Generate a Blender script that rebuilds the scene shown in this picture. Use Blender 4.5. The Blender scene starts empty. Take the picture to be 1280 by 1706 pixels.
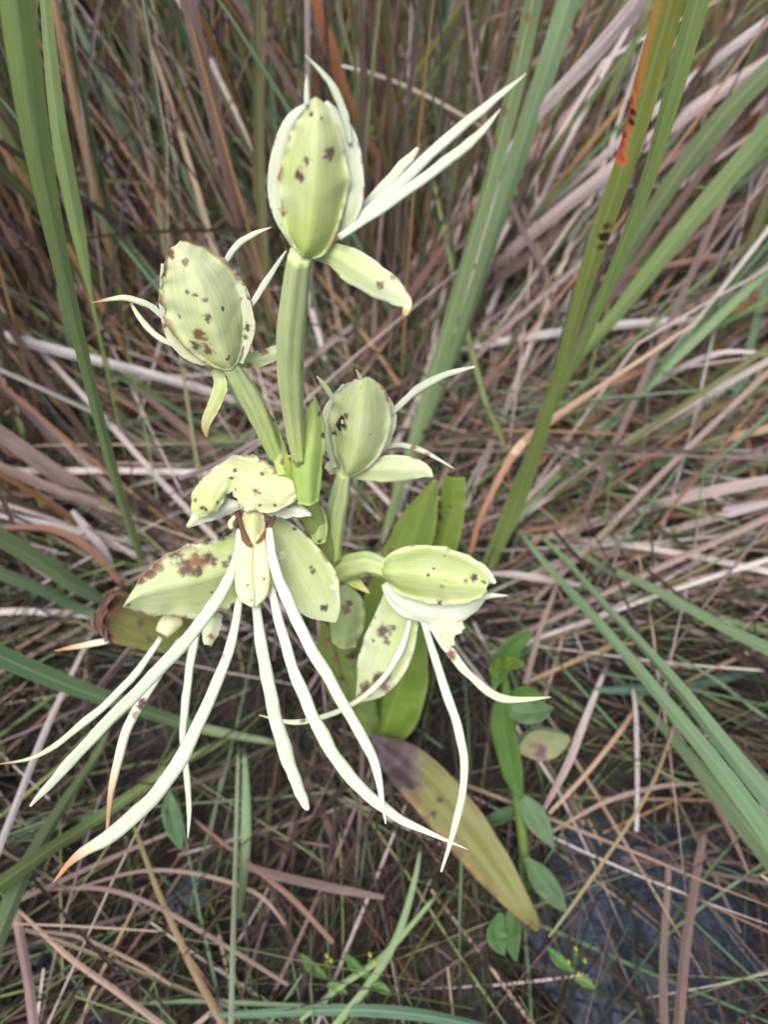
import bpy, math, random
from mathutils import Vector, noise
random.seed(7)
R = math.radians

# ------------------------------------------------------------------ camera
CAM = Vector((0.0, 0.0, 0.62)); PITCH = R(52); FPX = 1400.0
FWD = Vector((0, math.cos(PITCH), -math.sin(PITCH)))
UPV = Vector((0, math.sin(PITCH), math.cos(PITCH)))
RIGHT = Vector((1, 0, 0))
sc = bpy.context.scene
col = sc.collection
cd = bpy.data.cameras.new('camera'); co = bpy.data.objects.new('camera', cd); col.objects.link(co)
co.location = CAM; co.rotation_euler = (math.pi/2 - PITCH, 0, 0)
cd.sensor_fit = 'HORIZONTAL'; cd.sensor_width = 36; cd.lens = 36*FPX/1280
cd.clip_start = 0.02; cd.clip_end = 500
cd.dof.use_dof = True; cd.dof.focus_distance = 0.32; cd.dof.aperture_fstop = 11.5
sc.camera = co
# ------------------------------------------------------------------ world, sun, exposure
w = bpy.data.worlds.new('World'); sc.world = w; w.use_nodes = True
nt = w.node_tree; bg = nt.nodes['Background']
sky = nt.nodes.new('ShaderNodeTexSky'); sky.sky_type = 'NISHITA'; sky.sun_disc = False
SUN_EL, SUN_AZ = R(64), R(-160)
sky.sun_elevation = SUN_EL; sky.sun_rotation = SUN_AZ
sky.dust_density = 6.0; sky.air_density = 1.0; sky.ozone_density = 1.0
nt.links.new(sky.outputs[0], bg.inputs[0]); bg.inputs[1].default_value = 0.11
sl = bpy.data.lights.new('sun', 'SUN'); so = bpy.data.objects.new('sun', sl); col.objects.link(so)
sl.energy = 1.5; sl.angle = R(28); sl.color = (1.0, 0.96, 0.92)
sd = Vector((math.sin(SUN_AZ)*math.cos(SUN_EL), math.cos(SUN_AZ)*math.cos(SUN_EL), math.sin(SUN_EL)))
so.rotation_euler = sd.to_track_quat('Z', 'Y').to_euler(); so.location = (0, 0, 3)
vs = sc.view_settings; vs.view_transform = 'Standard'; vs.look = 'None'; vs.gamma = 1; vs.exposure = 1.0
sc.cycles.use_denoising = True; sc.cycles.max_bounces = 6; sc.cycles.transparent_max_bounces = 4

# ------------------------------------------------------------------ helpers
def at(px, py, d):
    return CAM + d*(FWD + (px-640)/FPX*RIGHT + (853-py)/FPX*UPV)
def gdepth(px, py, z=0.0):
    return (z-CAM.z)/(FWD.z + (853-py)/FPX*UPV.z)
def ground_at(px, py, z=0.0): return at(px, py, gdepth(px, py, z))
def proj(p):
    r = p-CAM; d = r.dot(FWD)
    if d < 1e-4: return (0, 0, -1)
    return (640+FPX*r.x/d, 853-FPX*r.dot(UPV)/d, d)
def cr(vals, t):
    n = len(vals)-1; x = min(max(t, 0), 1)*n; i = min(int(x), n-1); f = x-i
    p0, p1, p2, p3 = vals[max(i-1, 0)], vals[i], vals[i+1], vals[min(i+2, n)]
    return tuple(0.5*((2*b)+(c-a)*f+(2*a-5*b+4*c-e)*f*f+(3*b-a-3*c+e)*f**3) for a, b, c, e in zip(p0, p1, p2, p3))

class MB:
    def __init__(s): s.v = []; s.f = []; s.uv = []; s.c = []
    def grid(s, rows, uvs=None, cols=None, closed=False):
        o = len(s.v); m = len(rows[0]); n = len(rows)
        for i, r in enumerate(rows):
            for j, p in enumerate(r):
                s.v.append(p)
                s.uv.append(uvs[i][j] if uvs else (i/(n-1), j/max(m-1, 1)))
                s.c.append(cols[i][j] if cols else (1, 1, 1))
        for i in range(n-1):
            for j in range(m if closed else m-1):
                k = (j+1) % m
                s.f.append((o+i*m+j, o+i*m+k, o+(i+1)*m+k, o+(i+1)*m+j))
    def mesh(s, name, base):
        me = bpy.data.meshes.new(name)
        me.from_pydata([p-base for p in s.v], [], s.f)
        me.polygons.foreach_set('use_smooth', [True]*len(me.polygons))
        li = [0]*len(me.loops); me.loops.foreach_get('vertex_index', li)
        ul = me.uv_layers.new(name='UVMap'); buf = []
        for k in li: buf += list(s.uv[k])
        ul.data.foreach_set('uv', buf)
        ca = me.color_attributes.new('col', 'FLOAT_COLOR', 'POINT'); buf = []
        for k in s.c: buf += [k[0], k[1], k[2], 1.0]
        ca.data.foreach_set('color', buf)
        return me

BASE = {}
def link(name, me, mat, parent=None, base=None, label=None, cat=None, group=None, kind=None):
    o = bpy.data.objects.new(name, me); col.objects.link(o)
    if me is not None and mat is not None: me.materials.append(mat)
    if parent is not None: o.parent = parent
    elif base is not None: o.location = base
    if label: o['label'] = label
    if cat: o['category'] = cat
    if group: o['group'] = group
    if kind: o['kind'] = kind
    return o
def empty(name, base, label, cat, group=None):
    o = link(name, None, None, base=base, label=label, cat=cat, group=group); o.empty_display_size = .02
    BASE[o.name] = Vector(base); return o

# ------------------------------------------------------------------ materials
def N(nt, t, **k):
    n = nt.nodes.new(t)
    for a, b in k.items(): setattr(n, a, b)
    return n
def mix(nt, fac, a, b, mode='MIX'):
    m = N(nt, 'ShaderNodeMix', data_type='RGBA', blend_type=mode)
    for s, v in ((0, fac), (6, a), (7, b)):
        if isinstance(v, (int, float)): m.inputs[s].default_value = v
        elif isinstance(v, tuple): m.inputs[s].default_value = (*v, 1) if len(v) == 3 else v
        else: nt.links.new(v, m.inputs[s])
    return m.outputs[2]
def mrange(nt, v, a, b, c=0, d=1, smooth=True):
    m = N(nt, 'ShaderNodeMapRange')
    if smooth: m.interpolation_type = 'SMOOTHSTEP'
    nt.links.new(v, m.inputs[0])
    for i, x in enumerate((a, b, c, d)): m.inputs[i+1].default_value = x
    return m.outputs[0]
def math_(nt, op, a, b=None):
    m = N(nt, 'ShaderNodeMath', operation=op)
    for i, v in enumerate((a, b)):
        if v is None: continue
        if isinstance(v, (int, float)): m.inputs[i].default_value = v
        else: nt.links.new(v, m.inputs[i])
    return m.outputs[0]
def tnoise(nt, vec, scale, detail=3, rough=.55):
    n = N(nt, 'ShaderNodeTexNoise'); n.inputs['Scale'].default_value = scale
    n.inputs['Detail'].default_value = detail; n.inputs['Roughness'].default_value = rough
    if vec is not None: nt.links.new(vec, n.inputs['Vector'])
    return n
def scaled(nt, vec, s):
    m = N(nt, 'ShaderNodeMapping'); m.inputs['Scale'].default_value = s; nt.links.new(vec, m.inputs[0]); return m.outputs[0]
def newmat(name):
    m = bpy.data.materials.new(name); m.use_nodes = True; return m, m.node_tree, m.node_tree.nodes['Principled BSDF']
def finish(nt, p, color, trans, bump=None, bs=.3, bd=.001):
    nt.links.new(color, p.inputs['Base Color'])
    out = nt.nodes['Material Output']
    if bump is not None:
        b = N(nt, 'ShaderNodeBump'); b.inputs['Strength'].default_value = bs; b.inputs['Distance'].default_value = bd
        nt.links.new(bump, b.inputs['Height']); nt.links.new(b.outputs[0], p.inputs['Normal'])
    if trans > 0:
        t = N(nt, 'ShaderNodeBsdfTranslucent'); nt.links.new(color, t.inputs[0])
        ms = N(nt, 'ShaderNodeMixShader'); ms.inputs[0].default_value = trans
        nt.links.new(p.outputs[0], ms.inputs[1]); nt.links.new(t.outputs[0], ms.inputs[2])
        nt.links.new(ms.outputs[0], out.inputs[0])

def spots_chain(nt, c, spots, warp=3.0):
    """brown marks fixed to places on the petal: (local point, radius, colour, strength)"""
    tc = N(nt, 'ShaderNodeTexCoord').outputs['Object']
    for pt, r, colr, s in spots:
        if warp > 2 and max(colr) < .35: colr = tuple(v*.6 for v in colr)
        nz = tnoise(nt, tc, .75/max(r, 2e-4), 5, .62)
        sub = N(nt, 'ShaderNodeVectorMath', operation='SUBTRACT'); nt.links.new(nz.outputs['Color'], sub.inputs[0]); sub.inputs[1].default_value = (.5, .5, .5)
        sc_ = N(nt, 'ShaderNodeVectorMath', operation='SCALE'); nt.links.new(sub.outputs[0], sc_.inputs[0]); sc_.inputs['Scale'].default_value = r*warp
        ad = N(nt, 'ShaderNodeVectorMath', operation='ADD'); nt.links.new(tc, ad.inputs[0]); nt.links.new(sc_.outputs[0], ad.inputs[1])
        di = N(nt, 'ShaderNodeVectorMath', operation='DISTANCE'); nt.links.new(ad.outputs[0], di.inputs[0]); di.inputs[1].default_value = pt
        c = mix(nt, mrange(nt, di.outputs['Value'], r*.7, r*1.25, s*.8, 0), c, tuple(min(1, v*1.7+.03) for v in colr))
        c = mix(nt, mrange(nt, di.outputs['Value'], r*.45, r*.95, s, 0), c, colr)
    return c
def blade_mat(name, rough, trans, blotch, bcol, midrib, s0=.6, s1=1.28, spots=None):
    m, nt, p = newmat(name)
    a = N(nt, 'ShaderNodeAttribute', attribute_name='col')
    uv = N(nt, 'ShaderNodeTexCoord').outputs['UV']
    st = tnoise(nt, scaled(nt, uv, (2.0, 14, 1)), 2.2, 3, .6)
    c = mix(nt, 1.0, a.outputs['Color'], mix(nt, mrange(nt, st.outputs[0], .3, .7), (s0, s0*.98, s0), (s1, s1, s1*.98)), 'MULTIPLY')
    bl = tnoise(nt, scaled(nt, uv, (9, 1.5, 1)), 1.6, 5, .65)
    c = mix(nt, mrange(nt, bl.outputs[0], .56, .72, 0, blotch), c, bcol)
    if midrib:
        sp = N(nt, 'ShaderNodeSeparateXYZ'); nt.links.new(uv, sp.inputs[0])
        fr = math_(nt, 'FRACT', sp.outputs[1])
        dist = math_(nt, 'ABSOLUTE', math_(nt, 'SUBTRACT', fr, .5))
        c = mix(nt, mrange(nt, dist, .02, .09, midrib, 0), c, (.42, .55, .38))
    if spots: c = spots_chain(nt, c, spots, 1.3)
    p.inputs['Roughness'].default_value = rough
    p.inputs['Specular IOR Level'].default_value = .35
    finish(nt, p, c, trans, st.outputs[0], .5, .0006)
    return m
BMAT = {'green_blade': lambda sp: blade_mat('green_blade_stained', .42, .18, .35, (.26, .19, .07), .22, .78, 1.14, sp),
        'dry_blade': lambda sp: blade_mat('dry_blade_stained', .7, .15, .5, (.10, .055, .045), 0, .6, 1.28, sp)}
M_GREEN = blade_mat('green_blade', .42, .18, .35, (.26, .19, .07), .22, .78, 1.14)
M_DRY = blade_mat('dry_blade', .7, .15, .5, (.10, .055, .045), 0)

def petal_mat(name, c0, c1, edge, spots=(), tip=None, specks=.6, edge_w=.10, trans=.22, rib=0.0, vein=(.87, 1.05), rimb=(.52, .64)):
    m, nt, p = newmat(name)
    tcn = N(nt, 'ShaderNodeTexCoord'); uv = tcn.outputs['UV']; ob = tcn.outputs['Object']
    sp = N(nt, 'ShaderNodeSeparateXYZ'); nt.links.new(uv, sp.inputs[0])
    c = mix(nt, mrange(nt, sp.outputs[0], 0.0, .75), c0, c1)
    va = tnoise(nt, ob, 70, 3); c = mix(nt, mrange(nt, va.outputs[0], .3, .75, 0, .45), c, edge)
    st = tnoise(nt, scaled(nt, uv, (1.3, 22, 1)), 2, 3)
    c = mix(nt, 1.0, c, mix(nt, mrange(nt, st.outputs[0], .3, .7), (vein[0], vein[0]*1.01, vein[0]*.97), (vein[1], vein[1], vein[1])), 'MULTIPLY')
    d = math_(nt, 'ABSOLUTE', math_(nt, 'SUBTRACT', sp.outputs[1], .5))
    if edge_w: c = mix(nt, mrange(nt, d, .5-edge_w, .5, 0, .8), c, edge)
    if rib: c = mix(nt, mrange(nt, d, .012, .045, rib, 0), c, edge)
    if tip: c = mix(nt, mrange(nt, sp.outputs[0], tip[0], tip[1], 0, .95), c, tip[2])
    vo = N(nt, 'ShaderNodeTexVoronoi'); vo.inputs['Scale'].default_value = 150; nt.links.new(ob, vo.inputs['Vector'])
    w1 = tnoise(nt, ob, 700, 2)
    sdist = math_(nt, 'ADD', vo.outputs['Distance'], math_(nt, 'MULTIPLY', math_(nt, 'SUBTRACT', w1.outputs[0], .5), .12))
    rsel = N(nt, 'ShaderNodeSeparateColor'); nt.links.new(vo.outputs['Color'], rsel.inputs[0])
    gate = math_(nt, 'MULTIPLY', mrange(nt, sdist, .03, .06, 1, 0), mrange(nt, rsel.outputs[0], .87, .89, 0, specks))
    c = mix(nt, gate, c, (.05, .035, .02))
    # bruised, browned rim
    rim = tnoise(nt, ob, 130, 4, .65)
    c = mix(nt, math_(nt, 'MULTIPLY', mrange(nt, d, .40, .49, 0, 1), mrange(nt, rim.outputs[0], rimb[0], rimb[1], 0, .8)), c, (.22, .10, .05))
    c = spots_chain(nt, c, spots)
    p.inputs['Roughness'].default_value = .5; p.inputs['Specular IOR Level'].default_value = .35
    p.inputs['Subsurface Weight'].default_value = .0
    bm = math_(nt, 'ADD', st.outputs[0], math_(nt, 'MULTIPLY', tnoise(nt, ob, 260, 3).outputs[0], .8))
    finish(nt, p, c, trans, bm, .45, .0006)
    return m

# ------------------------------------------------------------------ shapes
def facing(P, T, tilt):
    n = (CAM-P); n -= T*n.dot(T)
    if n.length < 1e-5: n = UPV.copy()
    n.normalize(); s = T.cross(n).normalized()
    return (n*math.cos(tilt)+s*math.sin(tilt)), (s*math.cos(tilt)-n*math.sin(tilt))
def path(ctrl, n):
    """ctrl rows (px, py, depth, half width px) -> points, tangents, half widths in metres"""
    c = [(a, b, 1/d, h) for a, b, d, h in ctrl]
    P, W = [], []
    for i in range(n):
        x, y, k, h = cr(c, i/(n-1)); d = 1/k
        P.append(at(x, y, d)); W.append(max(h, .25)*d/FPX)
    T = [(P[min(i+1, n-1)]-P[max(i-1, 0)]).normalized() for i in range(n)]
    return P, T, W
def fan_depth(pts, d0, d1, zmin=.06):
    """(px,py,hw) rows -> rows with depth, straight in space between d0 and d1"""
    L = [0]
    for a, b in zip(pts, pts[1:]): L.append(L[-1]+math.hypot(b[0]-a[0], b[1]-a[1]))
    return [(p[0], p[1], min(1/(1/d0+(1/d1-1/d0)*l/L[-1]), gdepth(p[0], p[1], zmin)), p[2]) for p, l in zip(pts, L)]
def prof(v, bulge, keel=0.0):
    a = min(1, abs(v)/.86)
    return bulge*(math.cos(a*math.pi/2)**1.15)+keel*(1-min(1, abs(v)*3.2))-bulge*.55+.05*bulge*max(0, abs(v)-.86)/.14
def petal(mb, ctrl, bulge=.5, n=22, m=13, tilt=0, ruffle=.11, thick=.0004, seed=0, u0=0, u1=1, notch=0, keel=.05):
    P, T, W = path(ctrl, n)
    front, back, uvs = [], [], []
    for i in range(n):
        nn, ss = facing(P[i], T[i], tilt); r, b, u = [], [], []
        for j in range(m):
            v = -1+2*j/(m-1)
            e = 1+notch*.12*noise.noise(Vector((i*.55, v*3+seed, seed*7.1)))*abs(v)**3
            ruf = ruffle*W[i]*noise.noise(Vector((i*.35+seed*3, v*1.5, seed)))*(.3+abs(v)**2*1.6)
            q = P[i]+ss*(W[i]*v*e)+nn*(W[i]*prof(v, bulge, keel)+ruf)
            r.append(q); b.append(q-nn*thick); u.append((u0+(u1-u0)*i/(n-1), j/(m-1)))
        front.append(r); back.append(b[::-1]); uvs.append(u)
    rows = [f+b for f, b in zip(front, back)]
    uu = [u+u[::-1] for u in uvs]
    mb.grid(rows, uu, None, closed=True)
    k = len(rows[0])
    for row0 in (len(mb.v)-k*n, len(mb.v)-k):
        mb.f.append(tuple(range(row0, row0+k)))
def sheet(mb, ea, eb, d0, d1, bulge=.3, n=34, m=21, ruffle=.06, thick=.0005, seed=0, notch=0, keel=.04, tilt=0):
    """a petal or leaf between two edges given as (px,py) rows; tilt leans edge a towards the camera"""
    front, back, uvs = [], [], []
    for i in range(n):
        u = i/(n-1); a = cr(ea, u); b = cr(eb, u); d = 1/(1/d0+(1/d1-1/d0)*u)
        wpx = math.hypot(a[0]-b[0], a[1]-b[1])/2; wm = wpx*d/FPX
        r, bk, uu = [], [], []
        for j in range(m):
            v = -1+2*j/(m-1); e = v*(1+notch*.1*noise.noise(Vector((i*.5, v*3+seed, seed*7.1)))*abs(v)**3); f = (e+1)/2
            q = at(a[0]+(b[0]-a[0])*f, a[1]+(b[1]-a[1])*f, min(d+tilt*wm*v, gdepth(a[0], a[1], .03)))
            nn = (CAM-q).normalized()
            ruf = ruffle*wm*noise.noise(Vector((i*.3+seed*3, v*1.5, seed)))*(.3+abs(v)**2*1.6)
            q = q+nn*(wm*prof(v, bulge, keel)+ruf); r.append(q); bk.append(q-nn*thick); uu.append((u, j/(m-1)))
        front.append(r); back.append(bk[::-1]); uvs.append(uu)
    k = 2*m; mb.grid([f+b for f, b in zip(front, back)], [u+u[::-1] for u in uvs], None, closed=True)
    for row0 in (len(mb.v)-k*n, len(mb.v)-k): mb.f.append(tuple(range(row0, row0+k)))
def tube(mb, ctrl, n=26, m=12, ridges=0, rd=.12, twist=0, flat=.85, wob=.05, seed=0, groove=0):
    P, T, W = path(ctrl, n); rows = []
    for i in range(n):
        t = i/(n-1)
        a0 = twist*t if not ridges else 0
        nn, ss = facing(P[i], T[i], a0); r = []
        wv = 1+wob*noise.noise(Vector((i*.45, seed*5.3, 1)))
        off = ss*(W[i]*wob*1.6*noise.noise(Vector((i*.3, seed*3.1, 7))))
        for j in range(m):
            a = 2*math.pi*j/m
            k = 1+(rd*math.cos(ridges*a+twist*t) if ridges else 0)
            h = math.sin(a)*flat
            if groove: h -= groove*math.exp(-(math.cos(a)/.3)**2)*(1 if h > 0 else 0)
            r.append(P[i]+off+(ss*math.cos(a)+nn*h)*W[i]*k*wv)
        rows.append(r)
    uu = [[(t_/(n-1), j/m) for j in range(m)] for t_ in range(n)]
    mb.grid(rows, uu, None, closed=True)
    o = len(mb.v)-m*n
    mb.f.append(tuple(range(o+m-1, o-1, -1))); mb.f.append(tuple(range(o+m*(n-1), o+m*n)))
def ribbon(mb, P, T, W, Nn, S, fold, c0, c1, prof=(-1, -.5, 0, .5, 1), uoff=0, curl=0):
    rows, cols, uvs = [], [], []; n = len(P)
    for i in range(n):
        t = i/(n-1); r, cc, uu = [], [], []
        base = tuple(a+(b-a)*t for a, b in zip(c0, c1))
        for v in prof:
            r.append(P[i]+S[i]*(W[i]*v)+Nn[i]*(W[i]*(fold*(abs(v)-.5)+curl*v*v)))
            cc.append(base); uu.append((uoff+t*2, .5+v*.499+math.floor(uoff)))
        rows.append(r); cols.append(cc); uvs.append(uu)
    mb.grid(rows, uvs, cols)

# ------------------------------------------------------------------ setting: ground and water
POOLS = [(ground_at(1030, 1480), .05, .05), (ground_at(1215, 1420), .04, .04), (ground_at(1200, 1560), .045, .05), (ground_at(1200, 860), .05, .03), (ground_at(225, 1300), .022, .03),
         (ground_at(300, 1480), .022, .03), (ground_at(1265, 1110), .04, .035), (ground_at(960, 1600), .035, .04), (ground_at(1080, 1640), .04, .045), (ground_at(60, 1560), .03, .035)]
def ground_z(x, y):
    z = .016*noise.noise(Vector((x*5, y*5, 3)))+.008*noise.noise(Vector((x*17, y*17, 8)))+.022
    z += .006*noise.noise(Vector((x*48, y*48, 2)))
    for c, r, dp in POOLS:
        q = math.hypot(x-c.x, y-c.y)/r
        if q < 1.6: z -= dp*max(0, 1-q*q/2.4)
    return z
xs = sorted(set([round(-.9+i*.0125, 4) for i in range(145)]+[s*v for s in (-1, 1) for v in (1.1, 1.5, 2.2, 3.5, 6, 12, 30, 80)]))
ys = sorted(set([round(-.2+i*.0125, 4) for i in range(165)]+[2.1, 2.5, 3.2, 4.5, 7, 13, 30, 80]+[-.4, -.8, -1.5, -3, -8, -30, -80]))
mb = MB(); mb.grid([[Vector((x, y, ground_z(x, y) if abs(x) < 3 and -2 < y < 4 else .012)) for y in ys] for x in xs])
m, nt, p = newmat('mud')
ob = N(nt, 'ShaderNodeTexCoord').outputs['Object']
n1 = tnoise(nt, ob, 22, 6, .65); n2 = tnoise(nt, ob, 160, 4, .6)
c = mix(nt, mrange(nt, n1.outputs[0], .35, .65), (.006, .005, .005), (.018, .013, .011))
c = mix(nt, mrange(nt, n2.outputs[0], .5, .7, 0, .6), c, (.022, .028, .012))
p.inputs['Roughness'].default_value = .75
finish(nt, p, c, 0, n2.outputs[0], .8, .004)
link('ground', mb.mesh('ground', Vector()), m, kind='structure')
m, nt, p = newmat('water')
ob = N(nt, 'ShaderNodeTexCoord').outputs['Object']
p.inputs['Base Color'].default_value = (.024, .035, .055, 1); p.inputs['Roughness'].default_value = .04
p.inputs['IOR'].default_value = 1.8
n1 = tnoise(nt, ob, 14, 2); b = N(nt, 'ShaderNodeBump'); b.inputs['Strength'].default_value = .02; b.inputs['Distance'].default_value = .01
nt.links.new(n1.outputs[0], b.inputs['Height']); nt.links.new(b.outputs[0], p.inputs['Normal'])
mb = MB(); mb.grid([[Vector((x, y, -.008)) for y in (-.6, .5, 1.6, 3)] for x in (-2, -.6, .6, 2)])
link('water', mb.mesh('water', Vector()), m, kind='structure')

# ------------------------------------------------------------------ bulk grass
PAL_DEAD = [(.20, .14, .135), (.31, .235, .23), (.40, .34, .335), (.52, .46, .455), (.14, .09, .08), (.075, .048, .042), (.27, .155, .10), (.42, .32, .24), (.31, .235, .165), (.125, .075, .07)]
PAL_DEEP_SHADE = [(.11, .075, .07), (.16, .11, .105), (.07, .045, .04), (.20, .14, .13), (.13, .08, .055), (.055, .04, .035), (.10, .09, .04), (.26, .20, .19)]  # deep standing grass: the dark of the gaps is put into these browns
PAL_GREEN = [(.11, .17, .06), (.13, .20, .07), (.085, .15, .08), (.12, .19, .11), (.17, .21, .075), (.14, .155, .07), (.075, .13, .07), (.17, .175, .08)]
def jit(c, k=.18):
    b = 1+random.uniform(-k, k); return tuple(max(.01, v*b*(1+random.uniform(-.06, .06))) for v in c)
def grow(root, az, lean, L, droop, wid, n, kink=None):
    """points of a blade that leaves the ground at root, leaning by `lean` from upright towards az"""
    P = [root.copy()]; a = lean; z = az; st = L/(n-1)
    for i in range(1, n):
        a2 = a+droop*(i/n)**1.5
        if kink and i >= kink[0]: a2 += kink[1]
        P.append(P[-1]+Vector((math.sin(a2)*math.cos(z), math.sin(a2)*math.sin(z), math.cos(a2)))*st)
        z += random.uniform(-.05, .05)
    for q in P:
        g = ground_z(q.x, q.y)+.002
        if q.z < g: q.z = g
    T = [(P[min(i+1, n-1)]-P[max(i-1, 0)]).normalized() for i in range(n)]
    W = [wid*(.75+.25*math.sin(min(1, i/(n-1)*2)*math.pi/2))*max(.08, 1-(i/(n-1))**3.2) for i in range(n)]
    return P, T, W
def frames(P, T, rot, twist):
    Nn, S = [], []; n = len(P)
    for i in range(n):
        up = Vector((math.cos(rot), math.sin(rot), .6)); up -= T[i]*up.dot(T[i])
        if up.length < 1e-4: up = Vector((1, 0, 0))
        up.normalize(); s = T[i].cross(up); a = twist*i/n
        Nn.append(up*math.cos(a)+s*math.sin(a)); S.append(s*math.cos(a)-up*math.sin(a))
    return Nn, S
def clear(P, dmin):
    """keep the camera's own surroundings and the orchid free of grass"""
    for q in P:
        x, y, d = proj(q)
        if q.z > .05 and q.y < .05 and abs(q.x) < .35 and d < .5: return False
        if -60 < x < 1340 and -60 < y < 1770:
            if d < min(dmin, gdepth(x, max(y, 700))-.10): return False
            if q.z > .055 and 30 < x < 930 and 80 < y < 1480 and d < (min(.60, gdepth(x, y)-.075) if y > 500 else .50): return False
            if q.z < .055: continue
            if 520 < x < 920 and 760 < y < 1560 and d < gdepth(x, y)-.035: return False
    return True
C0 = ground_at(700, 960)
def thatch(nblades, zlo, zhi, wlo, whi, llo, lhi, pal, mb, n=7, seed=1, dmin=.45, radial=.65, region=None, keep=None):
    random.seed(seed); k = 0; tries = 0
    while k < nblades and tries < nblades*6:
        tries += 1
        y = random.uniform(-.12, .75) if random.random() < .6 else random.uniform(.5, 2.2); x = random.uniform(-1, 1)*(.42+.52*max(y, 0))
        if region and not region(x, y): continue
        pool = any(math.hypot(x-c.x, y-c.y) < r*1.0 for c, r, dp in POOLS)
        if pool and random.random() < .75: continue
        if random.random() < radial:
            az = math.atan2(y-C0.y, x-C0.x)+random.gauss(0, .45)
        else: az = random.uniform(0, 2*math.pi)
        L = random.uniform(llo, lhi); z0 = ground_z(x, y)+zlo+(zhi-zlo)*random.random()**1.7
        if y < .2: z0 = ground_z(x, y)+zlo+(zhi-zlo)*.35*random.random()
        root = Vector((x-math.cos(az)*L*.5, y-math.sin(az)*L*.5, z0))
        P, T, W = grow(root, az, R(90)-random.gauss(.05, .16), L, random.gauss(.1, .25), random.uniform(wlo, whi)/2, n,
                       (random.randint(2, 5), random.gauss(0, .6)) if random.random() < .25 else None)
        if not clear(P, dmin): continue
        Nn, S = frames(P, T, random.uniform(0, 6.28), random.gauss(0, .9))
        c = random.choice(pal); c2 = c
        if keep is None and pal not in (PAL_GREEN, PAL_PALE) and y < .42 and random.random() < .72: c = random.choice(PAL_LITTER_SHADE)  # foreground dead blades take the darkened tones, painting in the gap shade
        one = mb if keep is None else MB()
        ribbon(one, P, T, W, Nn, S, random.uniform(.1, .6), jit(c), jit(c, .3), (-1, 0, 1), k*1.37 % 40)
        if keep is not None: keep(one, P, c, c2, W[5]*2*.5)
        k += 1
def standing(nblades, mb, pal, seed, llo, lhi, wlo, whi, n=10, region=None, keep=None, dmin=.5):
    random.seed(seed); k = 0; tries = 0
    tuss = []
    for i in range(130):
        y = .42+1.9*random.random(); x = random.uniform(-1, 1)*(.35+.55*y); tuss.append((x, y))
    while k < nblades and tries < nblades*10:
        tries += 1
        tx, ty = random.choice(tuss); x = tx+random.gauss(0, .05); y = ty+random.gauss(0, .05)
        if region and not region(x, y): continue
        if any(math.hypot(x-c.x, y-c.y) < r for c, r, dp in POOLS): continue
        right = min(max((x+.02)/.25, 0), 1)
        az = random.uniform(0, 2*math.pi); lean = abs(random.gauss(.10, .13))
        if right > random.random()*.9:
            az = random.gauss(.35, .5); lean = abs(random.gauss(.75, .3))
        elif x < -.05 and random.random() < .5: az = math.pi+random.gauss(0, .6); lean = abs(random.gauss(.25, .15))
        L = random.uniform(llo, lhi)
        P, T, W = grow(Vector((x, y, ground_z(x, y)-.004)), az, lean, L, random.gauss(.35, .4), random.uniform(wlo, whi)/2, n,
                       (random.randint(4, 8), random.gauss(.4, .6)) if random.random() < .2 else None)
        if not clear(P, dmin): continue
        Nn, S = frames(P, T, random.gauss(-1.57, 1.0), random.gauss(0, .8))
        c = random.choice(pal); c2 = c
        if random.random() < .3: c2 = random.choice(PAL_DEAD)
        one = mb if keep is None else MB()
        ribbon(one, P, T, W, Nn, S, random.uniform(.2, .7), jit(c), jit(c2, .2), (-1, 0, 1) if keep is None else (-1, -.5, 0, .5, 1), k*1.73 % 40)
        if keep is not None: keep(one, P, c, c2, W[5]*2*.5)
        k += 1
PAL_LITTER_SHADE = [(.032, .022, .02), (.06, .04, .034), (.025, .017, .015), (.09, .064, .055), (.05, .032, .022), (.12, .09, .082), (.03, .034, .014), (.035, .046, .018)]  # dark litter tones; the shade of the low gaps is put into them
PAL_PALE = [(.55, .50, .46), (.50, .44, .40), (.58, .54, .52), (.50, .42, .32), (.42, .34, .30)]
HOLLOW = [(ground_at(290, 1470), .05), (ground_at(130, 1330), .03), (ground_at(560, 1400), .03), (ground_at(480, 1600), .04), (ground_at(1130, 1000), .05), (ground_at(1180, 800), .05), (ground_at(230, 1620), .03)]
def dens(x, y):
    if any(math.hypot(x-c.x, y-c.y) < r for c, r in HOLLOW) and random.random() < .75: return False
    # clumps and hollows in the thatch
    return noise.noise(Vector((x*9, y*9, 5)))+.6*noise.noise(Vector((x*22, y*22, 9)))+.25+(.5 if y > .45 else 0) > random.uniform(-.2, .35)
# fine litter on the ground and the deep thatch: nobody could count it
mb = MB()
thatch(4500, .0, .025, .0006, .0020, .03, .13, PAL_LITTER_SHADE, mb, 6, 11, .5, .3)
thatch(7500, .0, .075, .0007, .0022, .06, .26, PAL_LITTER_SHADE+PAL_DEAD, mb, 8, 12, .5, .45, region=lambda x, y: dens(x, y))
thatch(5000, .01, .10, .0014, .0040, .14, .40, PAL_DEAD, mb, 8, 14, .5, .7, region=lambda x, y: dens(x, y))
thatch(900, .02, .12, .0008, .0022, .10, .45, PAL_PALE, mb, 8, 15, .5, .7, region=lambda x, y: y > .42 or random.random() < .25)
standing(500, mb, PAL_PALE, 16, .3, .8, .0012, .0035)
standing(3800, mb, PAL_DEEP_SHADE+[(.30, .15, .07), (.36, .22, .10)], 13, .25, .75, .002, .006, region=lambda x, y: y > .55 or abs(x) > .2)
link('dead_grass', mb.mesh('dead_grass', Vector()), M_DRY, label='tangled mass of dead brown and mauve grass covering the ground', cat='grass', kind='stuff')
mb = MB()
thatch(4600, .01, .11, .0009, .003, .08, .36, PAL_GREEN, mb, 8, 21, .5, .4, region=lambda x, y: dens(x, y))
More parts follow.
